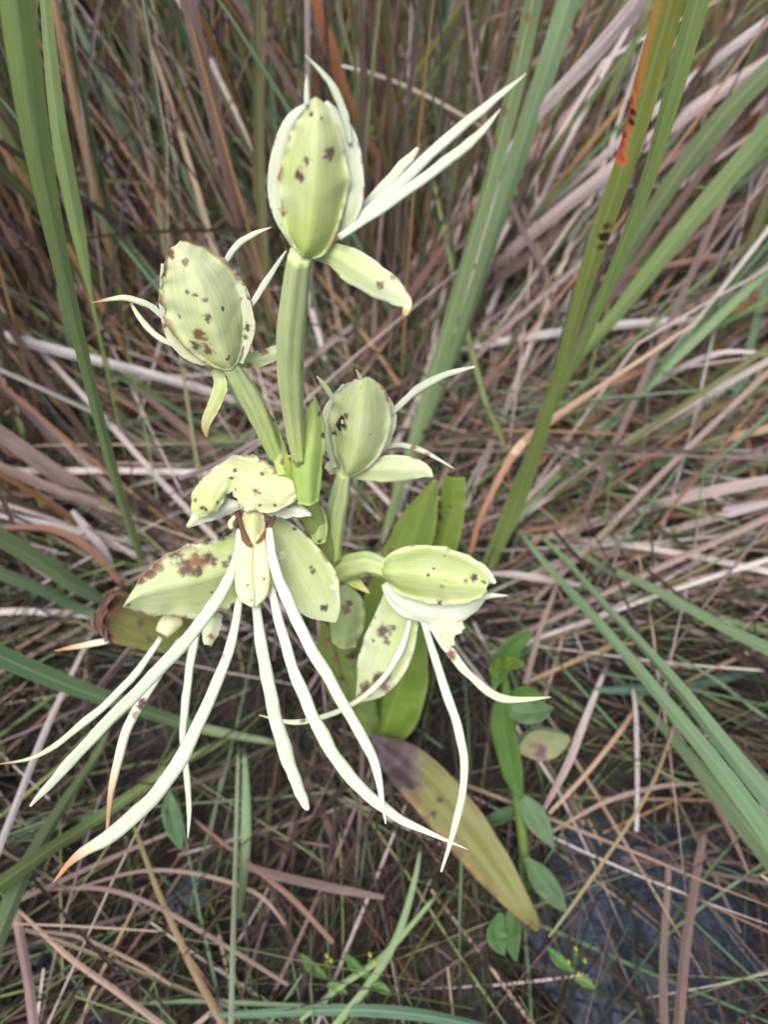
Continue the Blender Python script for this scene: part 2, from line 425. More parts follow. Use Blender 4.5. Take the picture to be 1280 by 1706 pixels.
standing(3900, mb, PAL_GREEN, 22, .3, .8, .002, .0065, region=lambda x, y: y > .55 or abs(x) > .2)
link('green_grass', mb.mesh('green_grass', Vector()), M_GREEN, label='thin green grass growing up through the dead thatch', cat='grass', kind='stuff')
# the blades that show largest are things of their own
WORDS = {}
for c_, t_ in zip(PAL_DEAD, ('mauve brown', 'dusty mauve', 'greyish lilac', 'pale lilac', 'dull brown', 'dark brown', 'rusty brown', 'straw coloured', 'tan', 'purplish brown')): WORDS[c_] = t_
for c_, t_ in zip(PAL_GREEN, ('green', 'bright green', 'dark bluish green', 'bluish green', 'yellowish green', 'olive', 'deep green', 'olive yellow')): WORDS[c_] = t_
def keeper(name, mat, label, cat, group):
    def f(one, P, c, c2, wid):
        L = 'withered' if c2 not in PAL_GREEN else 'living'
        t = '' if c2 == c or (c2 in PAL_DEAD and c in PAL_DEAD) else ' with %s tip' % WORDS[c2]
        lean = P[-1]-P[0]; h = math.hypot(lean.x, lean.y)
        pose = 'upright' if lean.z > 2.2*h else ('leaning' if lean.z > .8*h else 'bent over')
        if 'lying' in label: pose = 'straight' if h > .9*len(P)*((P[1]-P[0]).length) else 'crooked'
        link(name, one.mesh(name, P[0]), mat, base=P[0], label=label % ('%s %s %s' % ('broad' if wid > .0033 else 'narrow', pose, WORDS[c]), t), cat=cat, group=group)
    return f
standing(170, None, PAL_DEAD, 31, .45, .9, .004, .009, n=14, region=lambda x, y: y < 1.3, keep=keeper('dead_grass_blade', M_DRY, '%s withered grass blade%s behind the flowers', 'grass blade', 'dead blades standing behind the orchid'))
standing(200, None, PAL_GREEN, 32, .45, .9, .004, .010, n=14, region=lambda x, y: y < 1.3, keep=keeper('green_grass_blade', M_GREEN, '%s grass blade%s behind the flowers', 'grass blade', 'green blades standing behind the orchid'))
thatch(260, .03, .13, .0022, .0080, .2, .5, PAL_DEAD+PAL_DEAD[1:4], None, 12, 33, .5, .75, region=lambda x, y: y > .36 or random.random() < .3, keep=keeper('fallen_grass_blade', M_DRY, '%s dry blade%s lying on the thatch', 'grass blade', 'dead blades lying on the thatch'))
def fan(nb, centre, azr, leanr, pal, seed, wlo, whi, keep, llo=.4, lhi=.85):
    random.seed(seed); k = 0
    for t in range(nb*8):
        if k >= nb: break
        x = centre.x+random.gauss(0, .06); y = centre.y+random.gauss(0, .08)
        P, T, W = grow(Vector((x, y, ground_z(x, y)-.003)), R(random.uniform(*azr)), R(random.uniform(*leanr)), random.uniform(llo, lhi), random.gauss(.25, .25), random.uniform(wlo, whi)/2, 16,
                       (random.randint(5, 12), random.gauss(.3, .5)) if random.random() < .25 else None)
        if not clear(P, .5): continue
        Nn, S = frames(P, T, random.gauss(-1.57, .9), random.gauss(0, 1.0)); c = random.choice(pal)
        one = MB(); ribbon(one, P, T, W, Nn, S, random.uniform(.2, .7), jit(c), jit(c, .25), (-1, -.5, 0, .5, 1), k*1.91 % 40); keep(one, P, c, c, W[5]); k += 1
LILAC = [PAL_DEAD[1], PAL_DEAD[2], PAL_DEAD[3], PAL_DEAD[3], PAL_DEAD[2], PAL_DEAD[0], PAL_DEAD[7], PAL_DEAD[6]]
kd = keeper('dead_grass_blade', M_DRY, '%s withered blade%s spreading from the tussock', 'grass blade', 'dead blades spreading from the tussock')
kg = keeper('green_grass_blade', M_GREEN, '%s living blade%s spreading from the tussock', 'grass blade', 'green blades spreading from the tussock')
fan(70, ground_at(760, 900), (0, 75), (38, 74), LILAC, 51, .002, .0065, kd)
fan(36, ground_at(800, 920), (-35, 20), (55, 82), LILAC, 52, .0015, .005, kd, .3, .6)
fan(40, ground_at(790, 900), (-30, 80), (30, 75), PAL_GREEN, 53, .002, .006, kg)
fan(45, ground_at(480, 900), (100, 200), (30, 74), LILAC+PAL_DEAD, 54, .002, .006, kd)
fan(34, ground_at(450, 920), (95, 215), (25, 75), PAL_GREEN, 55, .002, .006, kg)
thatch(210, .03, .14, .002, .005, .2, .5, PAL_GREEN, None, 12, 34, .5, .8, keep=keeper('fallen_green_blade', M_GREEN, '%s fresh blade%s lying on the thatch', 'grass blade', 'green blades lying on the thatch'))

# ------------------------------------------------------------------ single blades
def blade(name, label, pts, d0, d1, c0, c1, mat, tilt=0, fold=.35, root=None, n=26, cat='grass blade', marks=()):
    """pts rows (px,py,hw) from tip or upper end to lower end; root: ground pixel it grows from"""
    rows = fan_depth(pts, d0, d1)
    tilt = max(-.8, min(.8, tilt)); k = .74/math.cos(tilt)
    if mat is M_DRY: rows = [(a, b, d, h if h < 9 else 9+(h-9)*.42) for a, b, d, h in rows]
    P, T, W = path([(a, b, d, h*k) for a, b, d, h in rows], n)
    if root is not None:
        g = ground_at(root[0], root[1], .004); q = P[-1]; w_ = W[-1]
        for i in range(1, 6):
            P.append(q.lerp(g, i/5)); W.append(w_*(1-.5*i/5))
        n = len(P); T = [(P[min(i+1, n-1)]-P[max(i-1, 0)]).normalized() for i in range(n)]
    Nn, S = [], []
    for i in range(n):
        a, b = facing(P[i], T[i], tilt+.25*math.sin(i*.21+d0*40)); Nn.append(a); S.append(b)
    mb = MB(); random.seed(int(pts[0][0]*3+pts[0][1]*7)); u = random.uniform(0, 40)
    ribbon(mb, P, T, W, Nn, S, -fold, c0, c1, (-1, -.75, -.5, -.25, 0, .25, .5, .75, 1), u)
    base = P[-1]
    if marks:
        sp = []
        for (mx, my, r, colr, st) in marks:
            q = min(((proj(v), v) for v in mb.v), key=lambda t: (t[0][0]-mx)**2+(t[0][1]-my)**2)
            sp.append((tuple(at(mx, my, q[0][2])-base), r*q[0][2]/FPX, colr, st))
        mat = BMAT[mat.name](sp)
    return link(name, mb.mesh(name, base), mat, base=base, label=label, cat=cat)
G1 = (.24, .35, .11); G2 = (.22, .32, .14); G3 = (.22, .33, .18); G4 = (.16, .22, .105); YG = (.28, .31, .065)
LI = (.44, .375, .375); LP = (.56, .52, .525); MA = (.27, .20, .19); BR = (.17, .10, .085); OR = (.40, .16, .07); ST = (.47, .37, .26); PK = (.34, .245, .225)
g = M_GREEN; d_ = M_DRY
B = blade
B('green_grass_blade', 'broad bright green blade curving down past the hood with curled side lobes', [(18, -60, 44), (52, 190, 33), (100, 430, 20), (150, 640, 13), (195, 810, 12), (238, 940, 8)], .20, .66, G1, G2, g, .15, .4, (290, 1090), n=34)
B('green_grass_blade', 'green blade half hidden behind the broad bright arching one', [(70, -40, 12), (95, 200, 17), (128, 380, 15), (150, 490, 5)], .36, .5, G2, G1, g, .5, .4, (230, 860))
B('green_grass_blade', 'wide dark green blade with a brown edge behind the upturned white lobes', [(898, -40, 19), (848, 180, 20), (788, 400, 18), (718, 640, 14), (650, 860, 9)], .44, .74, G4, G2, g, .35, .5, (620, 960), n=32, marks=[(878-13*t, 30+52*t, 12, (.14, .10, .05), .6) for t in range(7)])
B('green_grass_blade', 'wide paler green blade alongside the dark one behind the upturned lobes', [(962, -40, 25), (900, 150, 22), (842, 330, 19), (768, 560, 15), (690, 760, 9)], .47, .76, G3, G2, g, -.3, .4, (640, 950), n=32)
B('green_grass_blade', 'yellow green blade with an orange edge and dark red spots', [(1130, -40, 33), (1085, 120, 30), (1045, 260, 25), (985, 440, 21), (930, 630, 13), (870, 810, 20), (825, 930, 9)], .26, .72, YG, G1, g, .1, .3, (800, 990), n=60,
  marks=[(1080-52*t/19, -15+280*t/19, 27-9*t/19, (.40+.14*t/19, .20-.09*t/19, .04), .45+.4*t/19) for t in range(20)]+[(1046-3*t, 165+13*t, 13, (.40, .045, .025), .9) for t in range(7)]+[(1052, 190, 9, (.04, .012, .01), .9), (1048, 206, 10, (.05, .012, .01), .9), (1045, 222, 8, (.07, .015, .01), .8)]+[(1012, 380, 11, (.09, .04, .02), .8), (1007, 394, 12, (.05, .02, .015), .9), (1002, 410, 10, (.09, .04, .02), .7)])
B('green_grass_blade', 'light green blade running close beside the orange spotted one', [(1175, -40, 25), (1130, 120, 23), (1075, 310, 17), (1010, 480, 13), (940, 640, 9), (880, 760, 7), (810, 930, 5)], .29, .73, G1, G1, g, .2, .5, (790, 990), n=36)
B('green_grass_blade', 'long green blade leaning outward from the tussock beneath the spotted blade', [(1320, 165, 24), (1240, 265, 22), (1130, 395, 20), (1030, 520, 15), (955, 610, 11), (890, 740, 7)], .46, .74, G2, G1, g, -.25, .3, (840, 900))
B('green_grass_blade', 'dull dark green blade leaning out above the long one', [(1320, 80, 24), (1200, 200, 22), (1090, 350, 18), (1000, 500, 14), (930, 640, 8)], .52, .78, G4, G4, g, .3, .3, (850, 880))
B('green_grass_blade', 'thin green blade slanting out through the mauve straw', [(1300, 430, 10), (1180, 545, 11), (1050, 670, 9), (930, 790, 7), (850, 880, 5)], .6, .78, G3, G2, g, .2, .4, (800, 960))
B('green_grass_blade', 'glossy green blade arching low from tussock over dark water', [(1330, 1455, 26), (1220, 1305, 20), (1110, 1170, 15), (1000, 1040, 11), (915, 945, 8), (866, 885, 5)], .34, .72, (.21, .35, .19), G3, g, .1, .35, (850, 940), n=36)
B('green_grass_blade', 'green blade with a pale midrib arching beside its glossy neighbour', [(1340, 1400, 25), (1215, 1250, 19), (1110, 1120, 14), (1010, 1010, 8), (950, 940, 6), (900, 890, 4)], .35, .72, (.23, .36, .21), G3, g, -.15, .55, (860, 940), n=36)
B('green_grass_blade', 'dark green blade hanging beneath the two arching ones', [(1320, 1470, 26), (1240, 1370, 24), (1150, 1260, 16), (1060, 1160, 5)], .42, .6, G4, G3, g, .3, .3, (980, 1080))
B('green_grass_blade', 'green blade lying flat out from tussock above the arching pair', [(1310, 1095, 15), (1200, 1040, 13), (1090, 980, 11), (1000, 940, 8), (925, 895, 5)], .46, .74, G3, G3, g, .25, .35, (870, 900))
B('green_grass_blade', 'slim pale green blade lying out over the litter', [(1310, 1060, 7), (1200, 1030, 7), (1080, 1000, 7), (960, 975, 5)], .6, .74, (.20, .26, .14), G3, g, 0, .35, (900, 950))
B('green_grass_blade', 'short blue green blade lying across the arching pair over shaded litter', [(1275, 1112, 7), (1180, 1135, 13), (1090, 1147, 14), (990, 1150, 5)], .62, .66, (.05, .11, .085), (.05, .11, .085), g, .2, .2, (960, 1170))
B('green_grass_blade', 'broad green blade lying in towards the browned bract', [(-30, 880, 24), (60, 932, 22), (130, 978, 17), (185, 1008, 8)], .48, .64, G2, G3, g, .3, .3, (260, 1060))
B('green_grass_blade', 'slender blue green blade lying under the broad one by the browned bract', [(-30, 945, 14), (60, 978, 14), (130, 1012, 12), (190, 1035, 7)], .52, .66, G3, G3, g, -.2, .3, (280, 1080))
B('green_grass_blade', 'long green blade passing beneath the hanging white lobes', [(-30, 1080, 24), (110, 1140, 21), (220, 1178, 17), (330, 1212, 12), (450, 1235, 6)], .45, .66, (.10, .19, .09), G4, g, .2, .35, (520, 1260))
B('green_grass_blade', 'olive green blade rising from the litter under the brown tipped lobe', [(-30, 1495, 18), (60, 1430, 15), (160, 1365, 13), (270, 1290, 11), (370, 1235, 6)], .46, .66, (.12, .17, .055), (.12, .17, .055), g, 0, .3, (450, 1200))
B('green_grass_blade', 'dark green blade crossing under the olive one', [(-20, 1600, 22), (40, 1455, 19), (100, 1350, 15), (160, 1260, 8), (180, 1215, 3)], .45, .6, G4, G4, g, .4, .3, (200, 1180))
B('green_grass_blade', 'narrow pale straight blade standing upright below the blunt white lobe', [(384, 1730, 6.5), (388, 1580, 6), (393, 1420, 5), (397, 1260, 3.5)], .42, .62, (.30, .36, .25), (.24, .30, .18), g, 0, .3, (398, 1225))
B('green_grass_blade', 'short dark green blade behind the narrow pale straight one', [(398, 1530, 5), (407, 1440, 11), (410, 1350, 10), (408, 1260, 5)], .5, .62, G4, G3, g, .2, .2, (408, 1230))
B('green_grass_blade', 'green blade curving down through the litter under the yellowing leaf', [(540, 1730, 8), (615, 1640, 9), (662, 1560, 8), (690, 1470, 6), (700, 1420, 3)], .5, .62, G2, G3, g, .2, .3, (705, 1390))
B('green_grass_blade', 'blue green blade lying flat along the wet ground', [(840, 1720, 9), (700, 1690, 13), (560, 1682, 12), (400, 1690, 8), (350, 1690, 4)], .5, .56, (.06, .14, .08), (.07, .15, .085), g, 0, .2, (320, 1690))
B('green_grass_blade', 'green blade curving over the litter beside small yellow buds', [(500, 1700, 4), (570, 1640, 7), (640, 1590, 7), (720, 1500, 4)], .53, .6, G2, G2, g, -.2, .3, (760, 1460))
B('grass_stalk', 'thin olive grass stalk slanting behind the upper hood', [(775, 0, 4), (700, 110, 5), (640, 190, 5), (590, 260, 4), (520, 380, 4)], .6, .75, (.17, .19, .05), (.14, .17, .05), g, 0, .2, (480, 700), cat='grass stalk')
B('grass_stalk', 'second thin olive stalk crossing behind the upper hood', [(790, 40, 3), (720, 130, 4), (650, 230, 4), (610, 300, 4)], .6, .72, (.15, .18, .05), (.13, .17, .05), g, 0, .2, (540, 640), cat='grass stalk')
# dead ones
B('dead_grass_blade', 'wide mauve brown withered blade hanging over the speckled left hood', [(300, -50, 36), (340, 120, 28), (378, 280, 21), (402, 400, 11), (410, 450, 5)], .5, .72, MA, (.30, .17, .12), d_, .1, .3, (430, 640), n=30)
B('dead_grass_blade', 'olive withered blade with orange brown edges standing behind the hoods', [(437, -40, 17), (433, 130, 17), (430, 300, 15), (428, 460, 10)], .66, .8, (.21, .17, .09), (.24, .15, .09), d_, .1, .3, (430, 700), marks=[(450, 150, 7, OR, .7), (420, 200, 6, OR, .7)])
B('dead_grass_blade', 'narrow lilac stalk standing right behind the top hood', [(512, -30, 6), (513, 100, 6), (515, 300, 5), (518, 420, 4)], .55, .7, LI, MA, d_, 0, .2, (520, 700))
B('dead_grass_blade', 'rusty orange withered blade with dark stains slanting behind top hood', [(510, -40, 8), (545, 60, 18), (580, 170, 17), (640, 290, 12), (700, 420, 6)], .58, .76, OR, BR, d_, .2, .4, (720, 640), marks=[(545, 110, 8, (.05, .025, .02), .9)])
B('dead_grass_blade', 'narrow ochre yellow blade crossing the wide mauve brown one', [(330, 20, 5), (365, 95, 7), (400, 180, 6), (425, 250, 3)], .55, .68, (.45, .27, .07), (.22, .20, .08), d_, 0, .3, (450, 640))
B('dead_grass_blade', 'wide pale lilac withered blade slanting across two wide green ones', [(1120, -60, 30), (990, 90, 28), (900, 185, 22), (840, 270, 11), (815, 345, 3)], .43, .6, LI, LP, d_, .2, .4, (640, 800), n=30)
B('dead_grass_blade', 'long mauve withered blade slanting from sepal tip up towards spotted blade', [(1310, 85, 18), (1160, 180, 24), (1010, 290, 22), (850, 420, 18), (700, 550, 12), (600, 650, 6)], .62, .8, LI, MA, d_, -.2, .4, (560, 760), n=30)
B('dead_grass_blade', 'brownish mauve blade lying just under the long mauve one', [(1310, 150, 12), (1120, 260, 16), (930, 390, 15), (760, 520, 11), (640, 640, 6)], .66, .8, MA, BR, d_, .3, .4, (600, 740), n=30)
B('dead_grass_blade', 'light mauve blade lying over the upper tussock tangle', [(1300, 20, 10), (1180, 110, 12), (1040, 230, 11), (930, 330, 5)], .6, .74, LP, LI, d_, .1, .3, (760, 560))
B('dead_grass_blade', 'pinkish withered blade running down past the drooping sepal tip', [(1000, 130, 6), (880, 260, 13), (760, 370, 15), (640, 500, 13), (560, 600, 8)], .66, .8, PK, MA, d_, .1, .4, (530, 700))
B('dead_grass_blade', 'short dark brown withered blade near the drooping sepal tip', [(760, 380, 4), (690, 480, 12), (620, 580, 11), (570, 650, 6)], .64, .76, BR, BR, d_, .2, .4, (540, 740))
B('straw_stem', 'thin pale straw stem lying bent behind top hood', [(570, 110, 3), (640, 130, 4.5), (720, 165, 4.5), (800, 210, 3)], .6, .64, LP, ST, d_, 0, .2, (1000, 420), cat='straw')
B('straw_stem', 'broad whitish lilac straw lying below the speckled left hood', [(-30, 550, 14), (110, 588, 15), (240, 622, 14), (340, 650, 11), (440, 685, 7)], .6, .72, LP, LP, d_, .1, .5, (520, 720), cat='straw')
B('straw_stem', 'white curved straw lying flat behind the middle right of tussock', [(1180, 535, 8), (1080, 538, 11), (960, 550, 10), (840, 568, 8), (740, 592, 5)], .72, .76, LP, (.62, .58, .58), d_, 0, .4, (690, 630), cat='straw')
B('straw_stem', 'tan stem rusty at its foot arching from the tussock', [(1172, 528, 1.5), (1090, 585, 4.5), (1000, 645, 6), (920, 700, 9), (865, 745, 10), (825, 810, 7), (800, 865, 6), (783, 925, 5)], .52, .62, (.48, .37, .28), OR, d_, 0, .3, (775, 990), n=36, cat='straw', marks=[(862, 745, 14, (.52, .38, .28), .8)])
B('straw_stem', 'reddish straw lying behind the long leaning green blade', [(1300, 408, 7), (1170, 432, 7), (1050, 455, 6), (880, 492, 4)], .7, .78, PK, OR, d_, 0, .3, (800, 540), cat='straw')
B('straw_stem', 'thin orange straw slanting under the white curved straw', [(1300, 470, 4), (1180, 550, 5), (1060, 640, 5), (900, 770, 4)], .7, .78, OR, (.35, .2, .12), d_, 0, .3, (800, 880), cat='straw')
B('straw_stem', 'lilac curved straw ending in a thin tip over the tussock litter', [(1270, 588, 3), (1190, 590, 6), (1090, 640, 7), (980, 730, 6), (870, 840, 5)], .66, .76, LP, PK, d_, 0, .3, (830, 900), cat='straw')
B('dead_grass_blade', 'wide pinkish lilac blade lying out flat from the tussock', [(1310, 795, 15), (1180, 820, 18), (1060, 850, 16), (960, 880, 10), (890, 900, 5)], .6, .76, LI, PK, d_, .1, .3, (850, 910))
B('dead_grass_blade', 'narrow lilac blade lying under the wide pinkish one', [(1310, 830, 7), (1200, 860, 9), (1110, 885, 7), (1000, 900, 4)], .62, .74, LP, LI, d_, .1, .3, (930, 910))
B('dead_grass_blade', 'withered tan blade twisting flat over litter beside the green flat blade', [(1300, 970, 6), (1180, 950, 8), (1090, 920, 12), (990, 925, 9), (880, 960, 4)], .64, .74, (.30, .18, .14), PK, d_, .2, .4, (850, 960))
B('dead_grass_blade', 'light mauve flattened blade pointing at the frayed hood tip', [(970, 975, 5), (910, 965, 8), (860, 958, 8), (820, 955, 4)], .66, .7, LI, LI, d_, 0, .3, (790, 955))
B('dead_grass_blade', 'wide dull mauve blade lying in the thatch above the slender blade', [(-30, 700, 24), (80, 780, 34), (180, 850, 32), (290, 905, 18), (330, 930, 6)], .6, .72, MA, MA, d_, .1, .2, (380, 960))
B('dead_grass_blade', 'pinkish mauve blade lying over the wide dull mauve one', [(-30, 765, 12), (90, 815, 14), (190, 850, 11), (270, 880, 5)], .58, .68, PK, MA, d_, .2, .3, (320, 900))
B('dead_grass_blade', 'lilac straw blade lying under the browned sepal edge', [(-30, 850, 8), (80, 875, 9), (180, 905, 8), (270, 945, 5)], .58, .66, LP, LI, d_, 0, .3, (330, 980))
B('dead_grass_blade', 'reddish brown blade lying towards the browned bract', [(-20, 880, 4), (80, 880, 7), (150, 915, 9), (200, 970, 6)], .57, .63, (.30, .15, .11), (.30, .15, .11), d_, 0, .3, (240, 1030))
B('dead_grass_blade', 'short whitish curled flake of dry blade near the browned bract', [(120, 850, 4), (150, 890, 14), (178, 930, 10), (190, 960, 3)], .6, .64, LP, LI, d_, .3, .5, (230, 1010))
B('straw_stem', 'pale mauve stick pointing up at the speckled hood stalk', [(298, 797, 5), (350, 778, 5.5), (400, 750, 5), (470, 712, 4)], .46, .56, LI, LI, d_, 0, .2, (620, 660), cat='straw')
B('straw_stem', 'thin brown straw lying behind the arched front hood', [(130, 770, 4), (220, 772, 4), (330, 775, 3.5)], .66, .68, PK, MA, d_, 0, .2, (430, 790), cat='straw')
B('dead_grass_blade', 'dark purplish brown blade slanting under the left hood stalk', [(230, 650, 5), (290, 700, 10), (350, 750, 10), (400, 800, 5)], .64, .7, BR, MA, d_, .1, .3, (440, 860))
B('straw_stem', 'lilac straight straw leaning under the thin cream lobe', [(-20, 1460, 8), (35, 1320, 8), (85, 1195, 7), (150, 1060, 4)], .47, .62, LP, LI, d_, 0, .3, (180, 1010), cat='straw')
B('dead_grass_blade', 'pink brown blade hanging down among the dark gaps', [(60, 1740, 14), (48, 1640, 13), (30, 1540, 10), (18, 1480, 4)], .45, .54, PK, PK, d_, 0, .3, (10, 1440))
B('straw_stem', 'brownish pink straw bending over dark hollow', [(300, 1730, 7), (200, 1655, 7), (110, 1590, 6), (35, 1520, 3)], .46, .55, PK, (.42, .30, .22), d_, 0, .3, (0, 1480), cat='straw')
B('straw_stem', 'thin arched straw bowed over the dark hollow', [(475, 1540, 3), (430, 1490, 4.5), (340, 1458, 4.5), (240, 1450, 4), (130, 1478, 2.5)], .55, .57, (.27, .205, .15), (.22, .16, .145), d_, 0, .3, (80, 1500), cat='straw')
B('straw_stem', 'longer brown straw sloping through the dark hollow', [(480, 1640, 4), (350, 1560, 5), (250, 1505, 5), (170, 1480, 5), (90, 1480, 4)], .54, .58, (.22, .16, .145), (.22, .16, .145), d_, 0, .3, (50, 1490), cat='straw')
B('straw_stem', 'cream tipped straw lying low in the dark hollow', [(285, 1640, 3), (220, 1600, 4), (130, 1560, 4), (50, 1550, 3)], .55, .58, (.27, .205, .15), (.22, .16, .145), d_, 0, .3, (0, 1560), cat='straw')
B('straw_stem', 'straight olive brown stalk sloping below the pale upright blade', [(380, 1720, 9), (320, 1610, 8), (265, 1490, 6), (225, 1380, 4)], .5, .6, (.28, .19, .12), (.17, .17, .07), d_, 0, .3, (210, 1330), cat='straw')
B('straw_stem', 'brown stick slanting through litter beneath the yellowing leaf', [(555, 1570, 5), (490, 1500, 6), (430, 1450, 5), (330, 1370, 4)], .56, .61, (.22, .13, .10), BR, d_, 0, .3, (300, 1340), cat='straw')
B('dead_leaf', 'flat greyish brown strip of dead leaf on the litter', [(640, 1495, 5), (560, 1480, 11), (470, 1460, 12), (400, 1440, 6)], .59, .6, (.16, .115, .11), (.13, .09, .085), d_, .1, .1, (360, 1430), cat='dead leaf')
B('straw_stem', 'dry forked stick standing in the dark water', [(1128, 1740, 17), (1140, 1600, 14), (1158, 1480, 11), (1172, 1390, 8)], .42, .56, (.26, .18, .16), (.22, .15, .13), d_, 0, .5, (1178, 1340), cat='straw')
B('straw_stem', 'shorter dry stick beside the forked one in the water', [(1108, 1740, 11), (1106, 1620, 9), (1110, 1520, 8), (1114, 1440, 6)], .46, .55, (.22, .16, .14), (.24, .17, .15), d_, 0, .5, (1116, 1410), cat='straw')
B('straw_stem', 'long thin brown stem leaning across the dark water', [(915, 1560, 2.5), (960, 1500, 4), (1040, 1385, 4), (1090, 1300, 4), (1125, 1205, 3.5)], .47, .55, (.24, .25, .11), (.33, .2, .15), d_, 0, .3, (1140, 1150), cat='straw')
B('straw_stem', 'brown bent straw hanging towards dark water', [(1248, 1455, 3), (1215, 1380, 6), (1170, 1300, 7), (1125, 1210, 5)], .5, .6, (.28, .18, .14), MA, d_, 0, .3, (1100, 1160), cat='straw')
B('straw_stem', 'upright lilac straw stuck in ground near the water', [(1061, 1385, 4.5), (1062, 1290, 5), (1060, 1190, 5), (1055, 1150, 3)], .55, .6, LP, LI, d_, 0, .3, (1050, 1120), cat='straw')
B('straw_stem', 'pale frayed straw leaning beside the mottled leaf', [(905, 1350, 5), (945, 1275, 9), (975, 1200, 8), (1005, 1125, 5)], .55, .62, PK, LP, d_, 0, .4, (1020, 1090), cat='straw')
B('straw_stem', 'tan straw leaning between the mottled leaf and dark water', [(915, 1355, 4), (980, 1285, 5), (1040, 1210, 5), (1070, 1160, 3)], .55, .61, ST, (.36, .22, .13), d_, 0, .3, (1090, 1130), cat='straw')
B('straw_stem', 'brown straw lying level above the dark water', [(920, 1385, 3), (1010, 1335, 5), (1100, 1310, 5), (1170, 1305, 3)], .57, .58, (.34, .24, .2), PK, d_, 0, .3, (1220, 1300), cat='straw')
B('straw_stem', 'mauve straw leaning over green plant by tussock', [(875, 1140, 7), (900, 1050, 6), (925, 985, 5), (940, 930, 3)], .58, .68, PK, PK, d_, 0, .3, (950, 900), cat='straw')
B('straw_stem', 'light brown straw lying between tussock and short blue green blade', [(880, 1135, 4), (950, 1105, 5), (1010, 1080, 5), (1060, 1070, 3)], .6, .64, (.36, .26, .15), (.33, .22, .14), d_, 0, .3, (1090, 1060), cat='straw')

# ------------------------------------------------------------------ the orchid
OB = ground_at(632, 1295, .0)
orch = empty('orchid_plant', OB, 'flowering orchid with pale green hoods and long white thread lobes', 'orchid')
CG0, CG1, CE = (.36, .47, .13), (.53, .60, .28), (.62, .67, .46)
WG0, WG1 = (.54, .62, .44), (.61, .68, .55)
BRN = (.11, .05, .04); PUR = (.14, .085, .085); DK = (.035, .025, .025); TANB = (.30, .16, .09)
cnt = [0]
def near_local(mb, px, py):
    best = None
    for v in mb.v:
        x, y, d = proj(v); q = (x-px)**2+(y-py)**2
        if best is None or q < best[0]-4 or (abs(q-best[0]) <= 4 and d < best[1]): best = (q, d, v)
    return best
def opart(name, parent, mb, mat_args, spots=(), label=None):
    cnt[0] += 1; sp = []
    for (px, py, r, colr, s) in spots:
        q, d, v = near_local(mb, px, py); sp.append((tuple(at(px, py, d)-OB), r*d/FPX, colr, s))
    mat = petal_mat(name+'_surface', spots=sp, **mat_args)
    o = link(name, mb.mesh(name, OB), mat, parent=parent)
    if label: o['label'] = label
    return o
def dep(pts, d0, d1): return fan_depth(pts, d0, d1)
GREENISH = dict(c0=CG0, c1=CG1, edge=CE)
PALE = dict(c0=(.60, .68, .42), c1=WG1, edge=(.76, .80, .66), specks=.3)
LOBE = dict(vein=(.9, 1.05), c0=(.57, .64, .53), c1=(.55, .62, .47), edge=(.57, .64, .53), edge_w=0, specks=.25, trans=.12)
SEPAL = dict(c0=(.46, .56, .24), c1=(.58, .66, .38), edge=CE)
STEM = dict(vein=(.88, 1.06), c0=(.38, .49, .13), c1=(.49, .60, .28), edge=(.54, .62, .36), edge_w=0, trans=.12, specks=.2)
def pet(name, parent, pts, d0, d1, mat=GREENISH, bulge=.5, tilt=0, spots=(), label=None, **k):
    mb = MB(); petal(mb, dep(pts, d0, d1), bulge=bulge, tilt=tilt, seed=cnt[0]*1.7+.3, **k); return opart(name, parent, mb, mat, spots, label)
def sht(name, parent, ea, eb, d0, d1, mat=GREENISH, spots=(), label=None, **k):
    mb = MB(); sheet(mb, ea, eb, d0, d1, seed=cnt[0]*1.7+.3, **k); return opart(name, parent, mb, mat, spots, label)
def lobe(name, parent, pts, d0, d1, mat=LOBE, spots=(), label=None, tip=None, **k):
    mb = MB(); a = dict(mat)
    if tip: a['tip'] = tip
    if name in ('lip_lobe', 'petal_lobe'):
        pts = [(x, y, h*.92) for x, y, h in pts]
        k = dict(dict(flat=.6, groove=.16, twist=random.Random(cnt[0]).uniform(-.5, .5), wob=.16, m=18), **k)
    tube(mb, dep(pts, d0, d1), n=k.pop('n', 30), seed=cnt[0]*1.3, **k); return opart(name, parent, mb, a, spots, label)
def flower(ov):
    mb = MB(); tube(mb, ov, n=24, m=36, ridges=6, rd=.09, twist=2.5, flat=.95, wob=.04, seed=cnt[0]); return opart('flower', orch, mb, STEM, (), None)
BT = (.82, 1.0, (.42, .20, .08))
# stem
mb = MB(); tube(mb, [(497, 760, .353, 12), (505, 800, .37, 15), (518, 850, .39, 18), (540, 920, .42, 20), (572, 1050, .478, 20), (602, 1150, .53, 20), (622, 1235, .59, 19), (632, 1300, gdepth(632, 1300), 18)], n=50, m=24, ridges=5, rd=.06)
opart('stem', orch, mb, dict(STEM, c0=(.30, .40, .10), c1=(.16, .22, .06), edge=(.34, .44, .16)), [(585, 1090, 14, BRN, .7), (560, 1130, 16, TANB, .7)])
